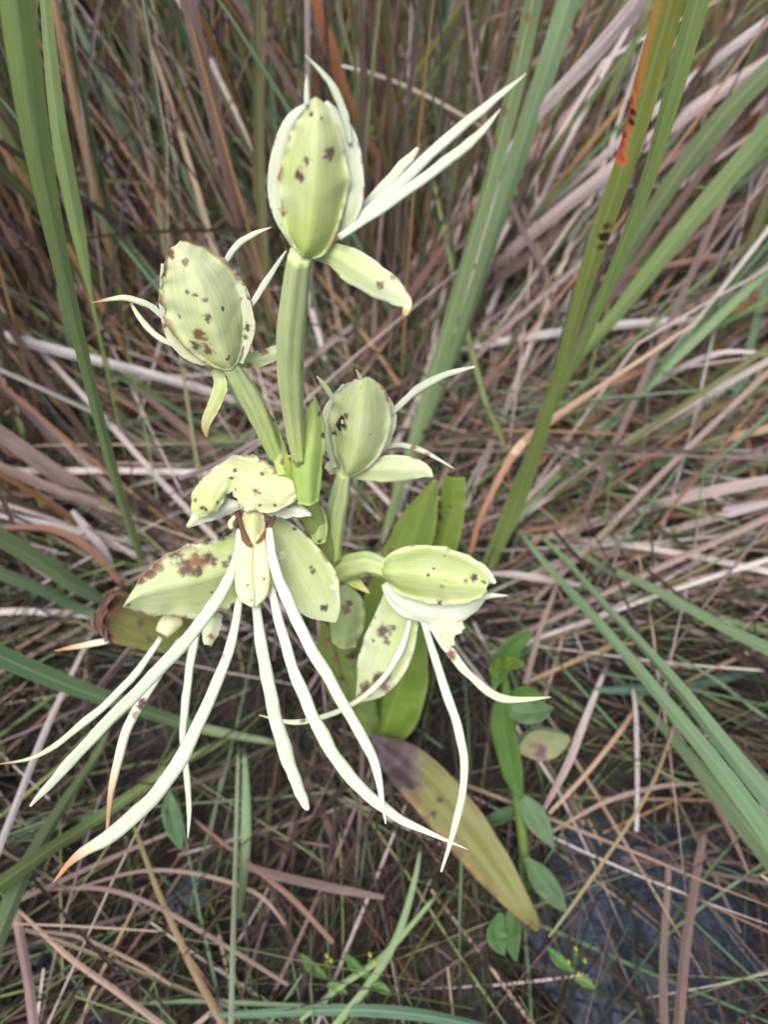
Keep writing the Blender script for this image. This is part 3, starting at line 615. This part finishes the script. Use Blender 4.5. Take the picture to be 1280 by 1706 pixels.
# top flower
F = flower([(499, 768, .354, 10), (490, 700, .338, 16), (484, 610, .312, 21), (488, 520, .287, 23), (500, 425, .263, 19)])
pet('petal', F, [(497, 416, 6), (474, 350, 20), (467, 285, 19), (486, 212, 15), (510, 178, 5)], .268, .247, PALE, .4, .35, [(478, 375, 9, TANB, .8), (470, 350, 6, BRN, .7)])
pet('petal', F, [(543, 408, 10), (574, 350, 24), (582, 290, 24), (568, 220, 20), (540, 172, 6)], .266, .246, PALE, .4, -.35)
pet('dorsal_sepal', F, [(505, 424, 18), (513, 404, 41), (521, 350, 55), (523, 300, 60), (526, 250, 50), (528, 215, 38), (528, 190, 24), (524, 172, 12), (521, 165, 5)], .261, .236, dict(GREENISH, c0=(.40, .52, .13), c1=(.60, .66, .33)), .75, 0,
    [(500, 290, 12, PUR, .9), (511, 268, 9, PUR, .75), (549, 256, 13, (.22, .14, .11), .85), (502, 313, 3, DK, .8), (563, 322, 3, DK, .9), (470, 355, 9, TANB, .8), (518, 190, 5, DK, .7), (536, 197, 4, DK, .8), (512, 180, 5, DK, .6)], n=34, m=25, notch=.9, ruffle=.1)
pet('lateral_sepal', F, [(520, 424, 10), (552, 424, 21), (590, 446, 28), (632, 472, 25), (660, 491, 18), (679, 506, 9), (674, 524, 4)], .268, .256, dict(SEPAL, edge=WG1), .14, .25, [(633, 475, 8, PUR, .7), (655, 462, 5, TANB, .6), (674, 520, 7, (.45, .33, .06), .8)], notch=1)
lobe('petal_lobe', F, [(584, 240, 4), (572, 185, 7.5), (548, 135, 6), (508, 92, .8)], .25, .235)
lobe('petal_lobe', F, [(512, 178, 5), (511, 150, 4.5), (511, 125, .8)], .247, .243, n=12)
lobe('lip_lobe', F, [(563, 394, 6), (640, 331, 9.5), (755, 224, 9.5), (828, 164, 6.5), (877, 123, .8)], .265, .245)
lobe('lip_lobe', F, [(565, 396, 6), (650, 338, 9), (745, 268, 9.5), (800, 222, 7), (834, 182, .8)], .258, .24)
lobe('lip_lobe', F, [(572, 384, 6), (630, 325, 11), (676, 272, 9.5), (697, 247, 3)], .270, .262)
pet('bract', orch, [(515, 840, 18), (514, 790, 25), (518, 740, 27), (523, 700, 18), (524, 662, 2)], .365, .34, dict(STEM, c0=(.30, .44, .11), c1=(.38, .50, .15), edge=(.40, .50, .2)), .6, .2, [(533, 690, 7, TANB, .9), (538, 725, 6, BRN, .8), (541, 760, 5, BRN, .7), (520, 668, 4, BRN, .8)], notch=1)
# speckled left flower
F = flower([(463, 764, .368, 12), (438, 705, .353, 16), (412, 655, .34, 18), (384, 610, .326, 13)])
pet('petal', F, [(398, 604, 7), (412, 550, 13), (398, 490, 15), (372, 450, 9), (330, 420, 3)], .325, .302, dict(PALE, c1=(.62, .66, .45), rimb=(.4, .55)), .3, -.3, [(412, 545, 8, BRN, .8), (400, 500, 5, TANB, .7), (411, 560, 6, BRN, .7)], notch=1)
pet('petal', F, [(352, 606, 5), (318, 590, 12), (288, 555, 12), (272, 500, 7), (272, 440, 3)], .325, .302, dict(PALE, c1=(.58, .62, .4), rimb=(.4, .55)), .3, .3, [(278, 540, 8, TANB, .8), (268, 480, 7, TANB, .9)], notch=1)
pet('dorsal_sepal', F, [(384, 614, 12), (374, 592, 40), (356, 545, 68), (338, 495, 71), (319, 452, 54), (302, 424, 30), (292, 409, 12)], .322, .290, dict(GREENISH, c0=(.52, .62, .25), c1=(.66, .73, .43), rimb=(.36, .5)), .65, 0,
    [(330, 560, 14, (.26, .14, .07), .85), (345, 585, 14, TANB, .9), (325, 575, 12, BRN, .7), (312, 487, 5, PUR, .8), (325, 491, 5, PUR, .7), (343, 500, 6, PUR, .6), (345, 530, 9, PUR, .75), (372, 515, 4, DK, .7), (284, 422, 10, (.28, .13, .06), .9), (310, 438, 7, PUR, .6), (272, 460, 8, (.34, .17, .08), .85), (411, 550, 10, BRN, .7), (380, 597, 5, BRN, .7), (298, 528, 5, PUR, .5)], n=34, m=25, notch=1.5)
pet('lateral_sepal', F, [(358, 614, 9), (367, 642, 12), (357, 672, 11), (343, 705, 8), (344, 728, 1.5)], .33, .325, dict(SEPAL, c1=(.45, .48, .17), tip=(.55, 1.0, (.33, .22, .08))), .4, .3)
pet('lateral_sepal', F, [(398, 604, 9), (425, 600, 14), (460, 588, 12), (490, 575, 8)], .333, .34, SEPAL, .3, 0, [(440, 584, 9, TANB, .8), (415, 610, 6, TANB, .7)], notch=2)
lobe('petal_lobe', F, [(368, 450, 4), (390, 415, 6), (418, 393, 5.5), (452, 379, .8)], .308, .295, n=18)
lobe('lip_lobe', F, [(410, 522, 4.5), (440, 476, 6), (462, 442, 4), (477, 418, 1.5)], .318, .308, n=16)
lobe('petal_lobe', F, [(272, 528, 5), (245, 507, 6), (205, 497, 5.5), (152, 505, .8)], .315, .30, dict(LOBE, c1=(.66, .68, .42)), tip=(.72, .95, (.42, .22, .10)), n=20)
lobe('lip_lobe', F, [(300, 580, 4.5), (258, 558, 5.5), (233, 530, 5), (218, 505, 2)], .32, .31, dict(LOBE, c1=(.66, .68, .42)), n=18)
pet('bract', orch, [(474, 790, 11), (468, 760, 13), (460, 730, 11), (454, 688, 1)], .366, .36, dict(STEM, c1=(.40, .48, .14)), .5, .2, [(458, 745, 8, TANB, .8), (470, 770, 5, BRN, .7), (454, 700, 5, BRN, .8)], notch=1)
pet('bract', orch, [(486, 800, 12), (484, 775, 11), (482, 758, 6)], .367, .36, dict(STEM, c0=(.24, .33, .05), c1=(.34, .40, .07)), .6, 0, [(483, 766, 5, BRN, .6)], n=10)
# middle flower with the holed hood
F = flower([(556, 932, .424, 11), (558, 880, .412, 15), (565, 830, .397, 16), (573, 788, .383, 11)])
pet('petal', F, [(614, 776, 6), (640, 725, 14), (646, 685, 13), (628, 642, 4)], .388, .37, PALE, .4, -.4)
pet('petal', F, [(560, 778, 6), (548, 725, 10), (550, 685, 11), (575, 642, 4)], .388, .37, dict(PALE, c1=(.56, .62, .40)), .4, .4)
pet('dorsal_sepal', F, [(577, 792, 8), (586, 772, 33), (596, 735, 50), (600, 697, 52), (603, 663, 42), (603, 643, 27), (601, 632, 10)], .380, .350, dict(GREENISH, c0=(.46, .58, .23), c1=(.60, .68, .35)), .75, 0,
    [(565, 712, 9, (.03, .02, .02), 1), (569, 703, 12, (.05, .03, .025), 1), (576, 692, 8, (.30, .18, .14), .9), (570, 703, 4, (.62, .62, .55), .9), (558, 722, 6, BRN, .8), (618, 725, 3, DK, .7), (601, 645, 6, (.42, .48, .12), .8)], n=30, m=23, notch=.9)
pet('lateral_sepal', F, [(580, 790, 8), (615, 783, 21), (665, 781, 23), (703, 783, 14), (721, 794, 2)], .388, .375, dict(SEPAL, c1=(.56, .66, .42)), .18, .3)
pet('lateral_sepal', F, [(574, 786, 6), (556, 778, 12), (546, 785, 8)], .391, .389, SEPAL, .3, 0, n=12)
lobe('petal_lobe', F, [(650, 692, 4.5), (690, 653, 6.5), (738, 626, 6.5), (792, 611, 2)], .375, .355, n=22)
lobe('petal_lobe', F, [(560, 672, 4.5), (543, 645, 5), (528, 627, 1)], .372, .362, dict(LOBE, c1=(.6, .62, .38)), n=12)
lobe('lip_lobe', F, [(604, 642, 5), (600, 628, 4), (594, 616, 1)], .365, .36, dict(LOBE, c1=(.6, .62, .38)), n=10)
lobe('lip_lobe', F, [(634, 746, 4), (672, 742, 5), (712, 755, 4.5), (757, 781, .8)], .39, .395, dict(LOBE, c0=(.6, .62, .45)), [(690, 746, 7, TANB, .8), (712, 756, 6, TANB, .6)], n=20)
# right flower
F = flower([(555, 958, .437, 20), (588, 944, .425, 21), (618, 939, .412, 19), (648, 950, .40, 14)])
pet('lateral_sepal', F, [(672, 990, 30), (658, 1045, 40), (642, 1092, 43), (621, 1135, 32), (598, 1165, 7)], .412, .42, dict(SEPAL, c0=(.38, .48, .17), c1=(.52, .60, .32), edge=WG1), -.25, .2,
    [(640, 1050, 11, PUR, .85), (645, 1068, 8, PUR, .8), (655, 1045, 6, PUR, .7), (628, 1132, 13, (.12, .05, .03), .95), (612, 1148, 12, (.16, .07, .04), .9), (645, 1125, 10, (.25, .15, .14), .8), (640, 1145, 12, (.28, .16, .13), .75), (602, 1160, 8, TANB, .8), (622, 1067, 3, DK, .8)], n=28, m=19)
pet('petal', F, [(640, 972, 6), (665, 1004, 15), (715, 1022, 20), (775, 1012, 18), (812, 985, 6)], .408, .39, dict(PALE, c0=WG1), .3, .3, notch=2, ruffle=.25)
pet('petal', F, [(760, 930, 5), (790, 944, 12), (812, 960, 10), (826, 971, 2)], .39, .38, dict(PALE, c0=WG1), .3, -.2, [(820, 972, 5, (.42, .38, .12), .7)], notch=2, ruffle=.3)
pet('dorsal_sepal', F, [(638, 955, 12), (652, 952, 34), (695, 954, 48), (740, 960, 48), (780, 968, 37), (803, 975, 22), (812, 978, 6)], .398, .375, dict(GREENISH, c0=(.38, .52, .14), c1=(.54, .63, .26)), .7, 0,
    [(790, 962, 8, PUR, .9), (776, 968, 5, PUR, .6), (735, 980, 5, BRN, .7), (723, 947, 3, DK, .9), (714, 958, 3, DK, .9), (742, 925, 3, DK, .8), (742, 967, 3, DK, .8), (733, 1004, 5, BRN, .8), (806, 970, 5, BRN, .7)], n=32, m=23, notch=.9)
pet('lip_base', F, [(695, 1020, 10), (728, 1036, 18), (755, 1044, 16), (772, 1040, 6)], .405, .395, dict(PALE, c0=(.66, .70, .52), c1=(.66, .70, .48)), .5, 0, notch=3, ruffle=.4)
pet('lip_base', F, [(728, 1036, 12), (742, 1055, 13), (752, 1076, 6)], .402, .392, dict(PALE, c0=(.66, .70, .52), c1=(.66, .68, .42)), .5, 0, notch=3, ruffle=.4)
lobe('petal_lobe', F, [(790, 998, 5), (815, 992, 6), (846, 992, .8)], .392, .382, n=12)
lobe('lip_lobe', F, [(684, 1028, 4), (668, 1082, 5.5), (630, 1140, 5.5), (565, 1184, 5), (492, 1203, 4.5), (432, 1191, .8)], .41, .385, dict(LOBE, c1=(.62, .66, .44)), [(505, 1200, 5, BRN, .7)])
lobe('lip_lobe', F, [(704, 1030, 5), (735, 1128, 8), (764, 1215, 8), (774, 1290, 7.5), (762, 1362, 7), (735, 1452, 2)], .405, .36, spots=[(772, 1300, 7, (.4, .36, .2), .4)])
lobe('lip_lobe', F, [(714, 1032, 6), (745, 1080, 9), (785, 1126, 7), (838, 1163, 7.5), (918, 1161, .8)], .405, .375, dict(LOBE, c1=(.58, .66, .38)), [(752, 1090, 10, (.28, .11, .06), .95), (760, 1102, 8, TANB, .8)])
# open front flower
F = flower([(520, 870, .405, 12), (500, 845, .40, 14), (470, 830, .392, 15), (435, 832, .384, 13)])
sht('lateral_sepal', F, [(452, 862), (480, 868), (515, 897), (545, 930), (560, 955), (567, 990), (566, 1015), (562, 1034)], [(450, 870), (457, 905), (464, 945), (475, 985), (490, 1012), (510, 1026), (535, 1034), (558, 1037)], .392, .385, dict(SEPAL, c0=(.46, .54, .2), c1=(.50, .60, .28)), bulge=.22, tilt=-.3, spots=
    [(540, 1012, 7, (.06, .055, .09), .95), (523, 951, 6, BRN, .7), (519, 945, 4, BRN, .6), (555, 978, 5, CE, .9), (471, 926, 6, CE, .8), (491, 881, 4, DK, .8)], notch=.5)
sht('lateral_sepal', F, [(405, 880), (370, 894), (340, 904), (310, 912), (275, 925), (250, 945), (232, 965), (215, 992), (205, 1010)], [(402, 990), (385, 1010), (355, 1022), (320, 1028), (285, 1029), (255, 1025), (232, 1020), (215, 1014), (206, 1013)], .395, .37, dict(SEPAL, c0=(.40, .50, .18), c1=(.52, .62, .33), rimb=(.40, .52)), bulge=.3, keel=.12, tilt=.35, spots=
    [(312, 945, 15, (.2, .1, .07), .9), (330, 932, 15, TANB, .8), (290, 925, 12, BRN, .7), (262, 940, 12, TANB, .8), (385, 932, 10, BRN, .7), (345, 928, 11, BRN, .85), (355, 935, 8, BRN, .8), (330, 952, 10, BRN, .8), (305, 955, 8, BRN, .8), (375, 940, 7, BRN, .6), (345, 900, 10, BRN, .7), (370, 893, 9, BRN, .7), (250, 955, 11, (.2, .1, .07), .9), (235, 968, 9, TANB, .9), (215, 1008, 4, BRN, .5), (353, 988, 3, DK, .8)], notch=1.5)
pet('petal', F, [(312, 878, 3), (335, 860, 13), (365, 848, 17), (400, 842, 6)], .372, .378, dict(PALE, c0=(.64, .68, .42)), .4, .2, n=16, notch=2, ruffle=.2)
pet('petal', F, [(425, 838, 8), (460, 846, 17), (495, 848, 13), (518, 858, 2)], .382, .372, dict(PALE, c0=(.66, .70, .48)), .4, -.2, [(481, 843, 4, TANB, .8)], n=16, notch=3, ruffle=.3)
sht('dorsal_sepal', F, [(318, 848), (319, 825), (340, 797), (370, 767), (402, 756), (432, 763), (460, 779), (488, 794), (506, 796), (511, 803)], [(322, 856), (342, 862), (364, 852), (379, 824), (392, 826), (405, 846), (432, 857), (462, 852), (490, 836), (508, 814)], .368, .366, dict(GREENISH, c0=(.54, .60, .24), c1=(.60, .65, .36), edge_w=.12, rimb=(.45, .56)), bulge=.26, keel=.1, notch=2.2, spots=
    [(427, 820, 7, (.25, .12, .08), .9), (437, 789, 5, (.25, .12, .08), .85), (392, 784, 4, DK, .85), (386, 797, 3, DK, .8), (337, 846, 5, DK, .8), (343, 849, 4, DK, .8), (363, 838, 4, DK, .7), (325, 833, 4, BRN, .7), (391, 815, 4, PUR, .6), (459, 786, 6, TANB, .8), (433, 842, 3, DK, .7), (458, 842, 4, DK, .7)], n=44, m=25, ruffle=.32)
pet('column', F, [(422, 850, 16), (422, 870, 20), (422, 890, 17), (424, 910, 9)], .372, .362, dict(c0=(.55, .56, .26), c1=(.66, .66, .36), edge=(.72, .72, .5), specks=.2), .6, 0, n=14)
lobe('anther_strand', F, [(396, 852, 4), (403, 880, 4), (410, 900, 6), (418, 910, 3)], .372, .36, dict(LOBE, c0=BRN, c1=(.2, .09, .05), edge=BRN), n=14)
lobe('anther_strand', F, [(458, 860, 3), (448, 880, 4), (438, 893, 3.5), (428, 905, 2)], .372, .36, dict(LOBE, c0=BRN, c1=(.28, .14, .06), edge=BRN), n=14)
lobe('anther_lobe', F, [(387, 880, 4), (384, 872, 5), (392, 860, 3)], .372, .37, dict(LOBE, c0=(.66, .66, .48), c1=(.6, .58, .4)), n=8)
AN = dict(c0=(.64, .66, .40), c1=(.66, .64, .34), edge=(.7, .7, .46), edge_w=0, specks=.8, trans=.1)
lobe('lip_base', F, [(413, 898, 9), (408, 935, 15), (408, 970, 17), (412, 992, 15), (421, 1010, 3)], .364, .35, AN, [(418, 1000, 4, TANB, .6), (412, 975, 3, DK, .7)], n=20, flat=.6, groove=.1)
lobe('lip_base', F, [(433, 892, 9), (435, 935, 14), (435, 970, 16), (431, 990, 14), (424, 1010, 3)], .366, .352, AN, [(440, 965, 3, DK, .7)], n=20, flat=.6, groove=.1)
lobe('lip_lobe', F, [(400, 882, 6), (391, 942, 9), (342, 1025, 11.5), (252, 1130, 12), (150, 1232, 11), (88, 1300, 9), (50, 1343, 2)], .368, .30, n=44, label='long straight white lobe with a pale tip')
lobe('lip_lobe', F, [(400, 995, 6), (383, 1075, 9), (347, 1170, 11), (280, 1298, 13.5), (200, 1378, 13), (130, 1425, 8), (88, 1470, .8)], .36, .29, tip=(.74, .9, (.48, .24, .10)), spots=[(372, 1092, 6, (.35, .2, .14), .5)], n=44, label='long white lobe with withered orange brown tip')
lobe('lip_lobe', F, [(426, 1000, 7), (438, 1095, 12), (463, 1208, 13), (489, 1290, 12), (508, 1338, 8), (514, 1349, 2)], .36, .30, n=40, label='thick white lobe with blunt tip')
lobe('lip_lobe', F, [(450, 975, 7), (478, 1080, 10), (520, 1190, 12), (582, 1292, 12), (662, 1360, 9), (780, 1415, .8)], .362, .315, n=44)
lobe('lip_lobe', F, [(449, 880, 6), (459, 950, 10), (508, 1060, 11.5), (572, 1172, 10.5), (622, 1265, 9), (643, 1372, 1.5)], .366, .31, n=44)
# withered flower behind, with its browned bract
F = flower([(548, 985, .45, 14), (490, 975, .445, 14), (400, 968, .435, 13), (330, 1005, .425, 11)])
pet('bract', F, [(330, 1052, 32), (290, 1050, 40), (240, 1038, 44), (190, 1022, 40), (172, 1018, 36)], .44, .415, dict(c0=(.15, .18, .045), c1=(.15, .17, .045), edge=(.20, .22, .07), vein=(.75, 1.1), rimb=(.4, .5), tip=(.55, .85, (.07, .03, .02)), specks=.3), .35, .2,
    [(235, 1038, 10, (.13, .09, .04), .7), (250, 1065, 9, (.14, .1, .04), .6), (185, 1010, 14, (.14, .05, .02), .9), (180, 1060, 10, (.12, .04, .03), .9)], n=24, m=17, notch=1.5, label='olive torn bract with browned end')
pet('petal', F, [(190, 985, 4), (172, 1012, 10), (166, 1040, 9), (178, 1068, 4)], .412, .415, dict(c0=(.07, .03, .02), c1=(.13, .07, .05), edge=(.22, .16, .14), specks=.5), .4, .5, n=16, notch=4, ruffle=1.0, label='shrivelled dark brown petal')
lobe('anther_lobe', F, [(300, 1030, 12), (282, 1040, 17), (270, 1056, 12)], .405, .40, AN, n=12)
pet('petal', F, [(356, 1020, 14), (352, 1046, 15), (346, 1074, 6)], .41, .40, dict(PALE, c1=(.5, .54, .33)), .4, 0, [(352, 1060, 6, TANB, .7)], n=12, notch=2)
lobe('lip_lobe', F, [(268, 1062, 5), (215, 1135, 7), (138, 1205, 7), (65, 1258, 4), (-5, 1273, .8)], .405, .365, dict(LOBE, c1=(.64, .66, .46)), tip=(.78, 1, (.40, .26, .12)))
lobe('lip_lobe', F, [(302, 1066, 7), (252, 1140, 9), (212, 1215, 9), (186, 1315, 6), (176, 1412, .8)], .405, .37, dict(LOBE, c1=(.62, .60, .44)), [(234, 1172, 9, (.12, .035, .05), .95), (225, 1190, 6, PUR, .6)], tip=(.6, .85, (.36, .20, .10)))
lobe('lip_lobe', F, [(325, 1055, 8), (313, 1140, 7.5), (305, 1222, 6.5), (315, 1335, 5), (313, 1396, .8)], .41, .375)
lobe('petal_lobe', F, [(182, 1066, 6), (140, 1075, 6), (90, 1084, .8)], .42, .41, dict(LOBE, c1=(.62, .62, .40)), tip=(.4, .9, (.45, .20, .10)), n=14)
# sheathing leaves on the stem and the big leaves
LF = dict(vein=(.84, 1.08), rib=.35, c0=(.20, .30, .05), c1=(.24, .34, .07), edge=(.27, .37, .10), edge_w=.1, specks=.15, trans=.25)
pet('bract', orch, [(530, 905, 12), (532, 875, 15), (528, 850, 11), (522, 830, 2)], .40, .39, dict(STEM, c1=(.36, .47, .22)), .5, 0, [(533, 902, 5, DK, .7)], n=12)
pet('bract', orch, [(572, 1078, 20), (578, 1040, 29), (580, 1005, 24), (572, 975, 5)], .452, .43, dict(STEM, c0=(.28, .38, .14), c1=(.34, .44, .2)), .5, 0, [(577, 1015, 10, TANB, .8), (582, 1005, 7, BRN, .7)])
pet('bract', orch, [(575, 960, 8), (592, 970, 9), (616, 988, 1)], .43, .425, dict(STEM, c0=(.5, .5, .1), c1=(.5, .5, .1)), .4, 0, n=10)
pet('leaf', orch, [(545, 1035, 12), (555, 1090, 26), (580, 1150, 32), (610, 1215, 22)], .475, .575, dict(LF, c0=(.22, .28, .08), c1=(.16, .22, .06)), .5, .2, [(560, 1090, 14, TANB, .7), (572, 1125, 12, BRN, .6), (550, 1070, 10, TANB, .7), (585, 1180, 14, TANB, .6)], notch=1.5, label='mottled brown and green sheathing leaf')
pet('leaf', orch, [(618, 1235, 18), (604, 1170, 31), (620, 1080, 36), (652, 985, 39), (690, 890, 35), (712, 835, 19), (726, 800, 3)], .585, .475, LF, .3, .15, [(650, 920, 8, TANB, .6), (605, 1130, 8, TANB, .4)], n=34, m=17, label='upright yellow green leaf standing behind right hood')
pet('leaf', orch, [(690, 1010, 16), (730, 930, 24), (748, 870, 24), (755, 825, 21), (757, 795, 18)], .545, .485, dict(LF, c0=(.16, .26, .045), c1=(.20, .31, .05)), .25, -.2, [(720, 880, 12, PUR, .85), (727, 860, 12, PUR, .9), (728, 840, 9, (.12, .06, .05), .9), (750, 845, 4, DK, .6)], n=26, m=15, label='blunt ended leaf with the dark gap beside it painted on')  # dark spots paint the shaded gap between the two leaves
pet('leaf', orch, [(632, 1240, 22), (652, 1190, 44), (675, 1120, 40), (690, 1040, 20), (695, 990, 3)], .575, .50, dict(LF, c0=(.15, .25, .04), c1=(.17, .28, .045)), .3, -.25, (), n=26, m=15)
sht('leaf', orch, [(622, 1222), (690, 1240), (745, 1285), (800, 1350), (845, 1420), (880, 1490), (898, 1530), (899, 1548)], [(610, 1232), (650, 1300), (690, 1345), (740, 1405), (790, 1460), (830, 1500), (865, 1530), (892, 1551)], .55, .495,
    dict(c0=(.15, .165, .05), c1=(.15, .165, .043), edge=(.15, .13, .045), edge_w=.16, specks=.15, trans=.12, vein=(.78, 1.12), rib=.3), bulge=.12, keel=-.08, tilt=.25, ruffle=.1, notch=.4, spots=
    [(640, 1260, 62, (.055, .034, .038), .97), (672, 1285, 45, (.06, .037, .04), .95), (650, 1240, 50, (.055, .034, .038), .95), (622, 1240, 30, (.06, .036, .04), .9), (690, 1330, 18, (.18, .12, .045), .7), (722, 1356, 7, DK, .9), (733, 1332, 7, DK, .8), (760, 1415, 22, (.15, .085, .04), .7), (820, 1480, 20, (.15, .085, .04), .6), (880, 1540, 14, (.17, .11, .04), .6), (705, 1370, 16, (.17, .10, .04), .6), (790, 1450, 14, (.24, .12, .05), .7), (735, 1395, 12, (.24, .12, .05), .7), (660, 1240, 34, (.06, .037, .04), .9)], label='large yellowing leaf with purple brown withered base')

# ------------------------------------------------------------------ small plants
HB = ground_at(880, 1500)
def herb_parts(root, base, stem, leaves, buds=()):
    global OB
    keep = OB; OB = base
    if stem:
        mb = MB(); tube(mb, stem, n=20, m=8); opart('stem', root, mb, dict(LF, c0=(.09, .17, .04), c1=(.11, .2, .05)))
    for pts, d0, d1, c, tl in leaves:
        pts = [(x, y, h*.8) for x, y, h in pts]
        pet('leaf', root, pts, d0, d1, dict(c0=c, c1=c, edge=tuple(v*1.25 for v in c), edge_w=.06, specks=.25, trans=.25, rib=.7, vein=(.72, 1.15)), -.18, tl, n=18, m=11, ruffle=.22, keel=-.1)
    for px, py, d, r in buds:
        lobe('bud', root, [(px-r*.6, py-r, r*.3), (px-r*.2, py-r*.4, r*.8), (px+r*.1, py+r*.3, r*.7), (px+r*.5, py+r, r*.2)], d, d-.003, dict(LF, c0=(.5, .45, .04), c1=(.42, .42, .05)), n=8)
    OB = keep
GA = (.08, .16, .04); GB = (.085, .16, .075); GC = (.14, .23, .045)
h = empty('leafy_herb', HB, 'leafy green herb growing between the yellowing leaf and dark water', 'herb')
herb_parts(h, HB, [(838, 1110, .485, 6), (850, 1200, .505, 9), (862, 1320, .53, 9), (875, 1430, .55, 8), (880, 1500, gdepth(880, 1500), 7)],
  [([(822, 1150, 4), (838, 1105, 22), (860, 1072, 20), (890, 1052, 2)], 0.485, 0.465, GA, .2), ([(832, 1112, 5), (852, 1105, 15), (873, 1106, 2)], 0.475, 0.455, GC, 0), ([(828, 1130, 6), (826, 1115, 14), (832, 1098, 4)], 0.477, 0.463, GC, 0),
   ([(835, 1178, 5), (870, 1185, 24), (900, 1184, 22), (921, 1178, 3)], 0.500, 0.485, GB, -.2), ([(845, 1165, 5), (875, 1155, 16), (905, 1160, 3)], 0.505, 0.490, GA, .2), ([(836, 1160, 12), (840, 1220, 25), (854, 1285, 22), (868, 1330, 5)], 0.495, 0.520, GA, .2),
   ([(866, 1322, 4), (885, 1350, 23), (905, 1382, 20), (923, 1410, 2)], 0.530, 0.515, GB, .1), ([(876, 1428, 4), (900, 1460, 24), (925, 1494, 20), (944, 1518, 2)], 0.550, 0.535, GB, .1), ([(866, 1340, 4), (830, 1362, 15), (795, 1370, 2)], 0.545, 0.545, (.04, .10, .035), .2),
   ([(865, 1500, 6), (852, 1550, 22), (860, 1600, 4)], 0.565, 0.545, (.06, .13, .04), .2), ([(835, 1520, 6), (828, 1560, 22), (840, 1590, 4)], 0.570, 0.555, (.07, .15, .05), -.2)])
HB2 = ground_at(286, 1305)
h = empty('seedling', HB2, 'single oval green leaf on a thin stalk above the dark hollow', 'seedling')
herb_parts(h, HB2, [(287, 1310, gdepth(287, 1310)-.005, 2), (284, 1322, .58, 2), (285, 1330, .575, 2)], [([(282, 1318, 4), (284, 1350, 19), (293, 1385, 17), (302, 1415, 2)], .575, .56, GB, .1)])
HB3 = ground_at(905, 1238)
h = empty('mottled_leaf', HB3, 'pale mottled leaf with a purple brown blotch lying on litter', 'leaf')
OBk = OB; OB = HB3
pet('leaf_blade', h, [(865, 1250, 6), (890, 1243, 24), (920, 1240, 22), (950, 1228, 4)], .63, .63, dict(c0=(.27, .28, .14), c1=(.18, .23, .11), edge=(.28, .29, .16), specks=.2), -.2, .1, [(902, 1252, 16, (.18, .09, .09), .9), (890, 1240, 8, (.25, .15, .12), .6)], n=16)
pet('leaf_blade', h, [(860, 1232, 4), (900, 1220, 9), (940, 1222, 3)], .625, .625, dict(c0=GB, c1=GB, edge=GB), .2, 0, n=12)
OB = OBk
for (bx, by, bl, lab) in [(958, 1640, [(960, 1580), (975, 1600), (948, 1602), (965, 1622)], 'small herb with yellow buds beside the dark water'), (545, 1650, [(545, 1592), (552, 1600)], 'small herb with yellow green bud near the narrow pale blade'), (618, 1650, [(617, 1590), (624, 1602)], 'tiny yellow budded herb between two green curving blades')]:
    b3 = ground_at(bx, by); h = empty('budding_herb', b3, lab, 'herb', None)
    dg = gdepth(bx, by)
    herb_parts(h, b3, [(bx, by, dg, 3), (bx-3, by-25, dg-.02, 4), (bl[0][0], bl[0][1]+8, dg-.045, 3)],
      [([(bx, by-20, 3), (bx-25, by-40, 12), (bx-45, by-62, 2)], dg-.015, dg-.04, (.07, .16, .04), .2), ([(bx, by-10, 3), (bx+18, by-5, 10), (bx+34, by+6, 2)], dg-.015, dg-.02, (.10, .2, .05), -.2)],
      [(x, y, dg-.05, 4) for x, y in bl])
b3 = ground_at(1190, 420); h = empty('broad_leaf_herb', b3, 'dark blue green broad leaf showing behind the leaning green blades', 'herb')
dg = gdepth(1190, 420)
herb_parts(h, b3, [(1190, 420, dg, 3), (1200, 400, dg-.1, 4), (1215, 380, .86, 4)], [([(1205, 400, 6), (1215, 350, 30), (1245, 310, 38), (1270, 280, 6)], .86, .84, (.035, .085, .06), .2), ([(1200, 395, 6), (1180, 360, 20), (1195, 330, 4)], .87, .86, (.03, .08, .04), -.2)])
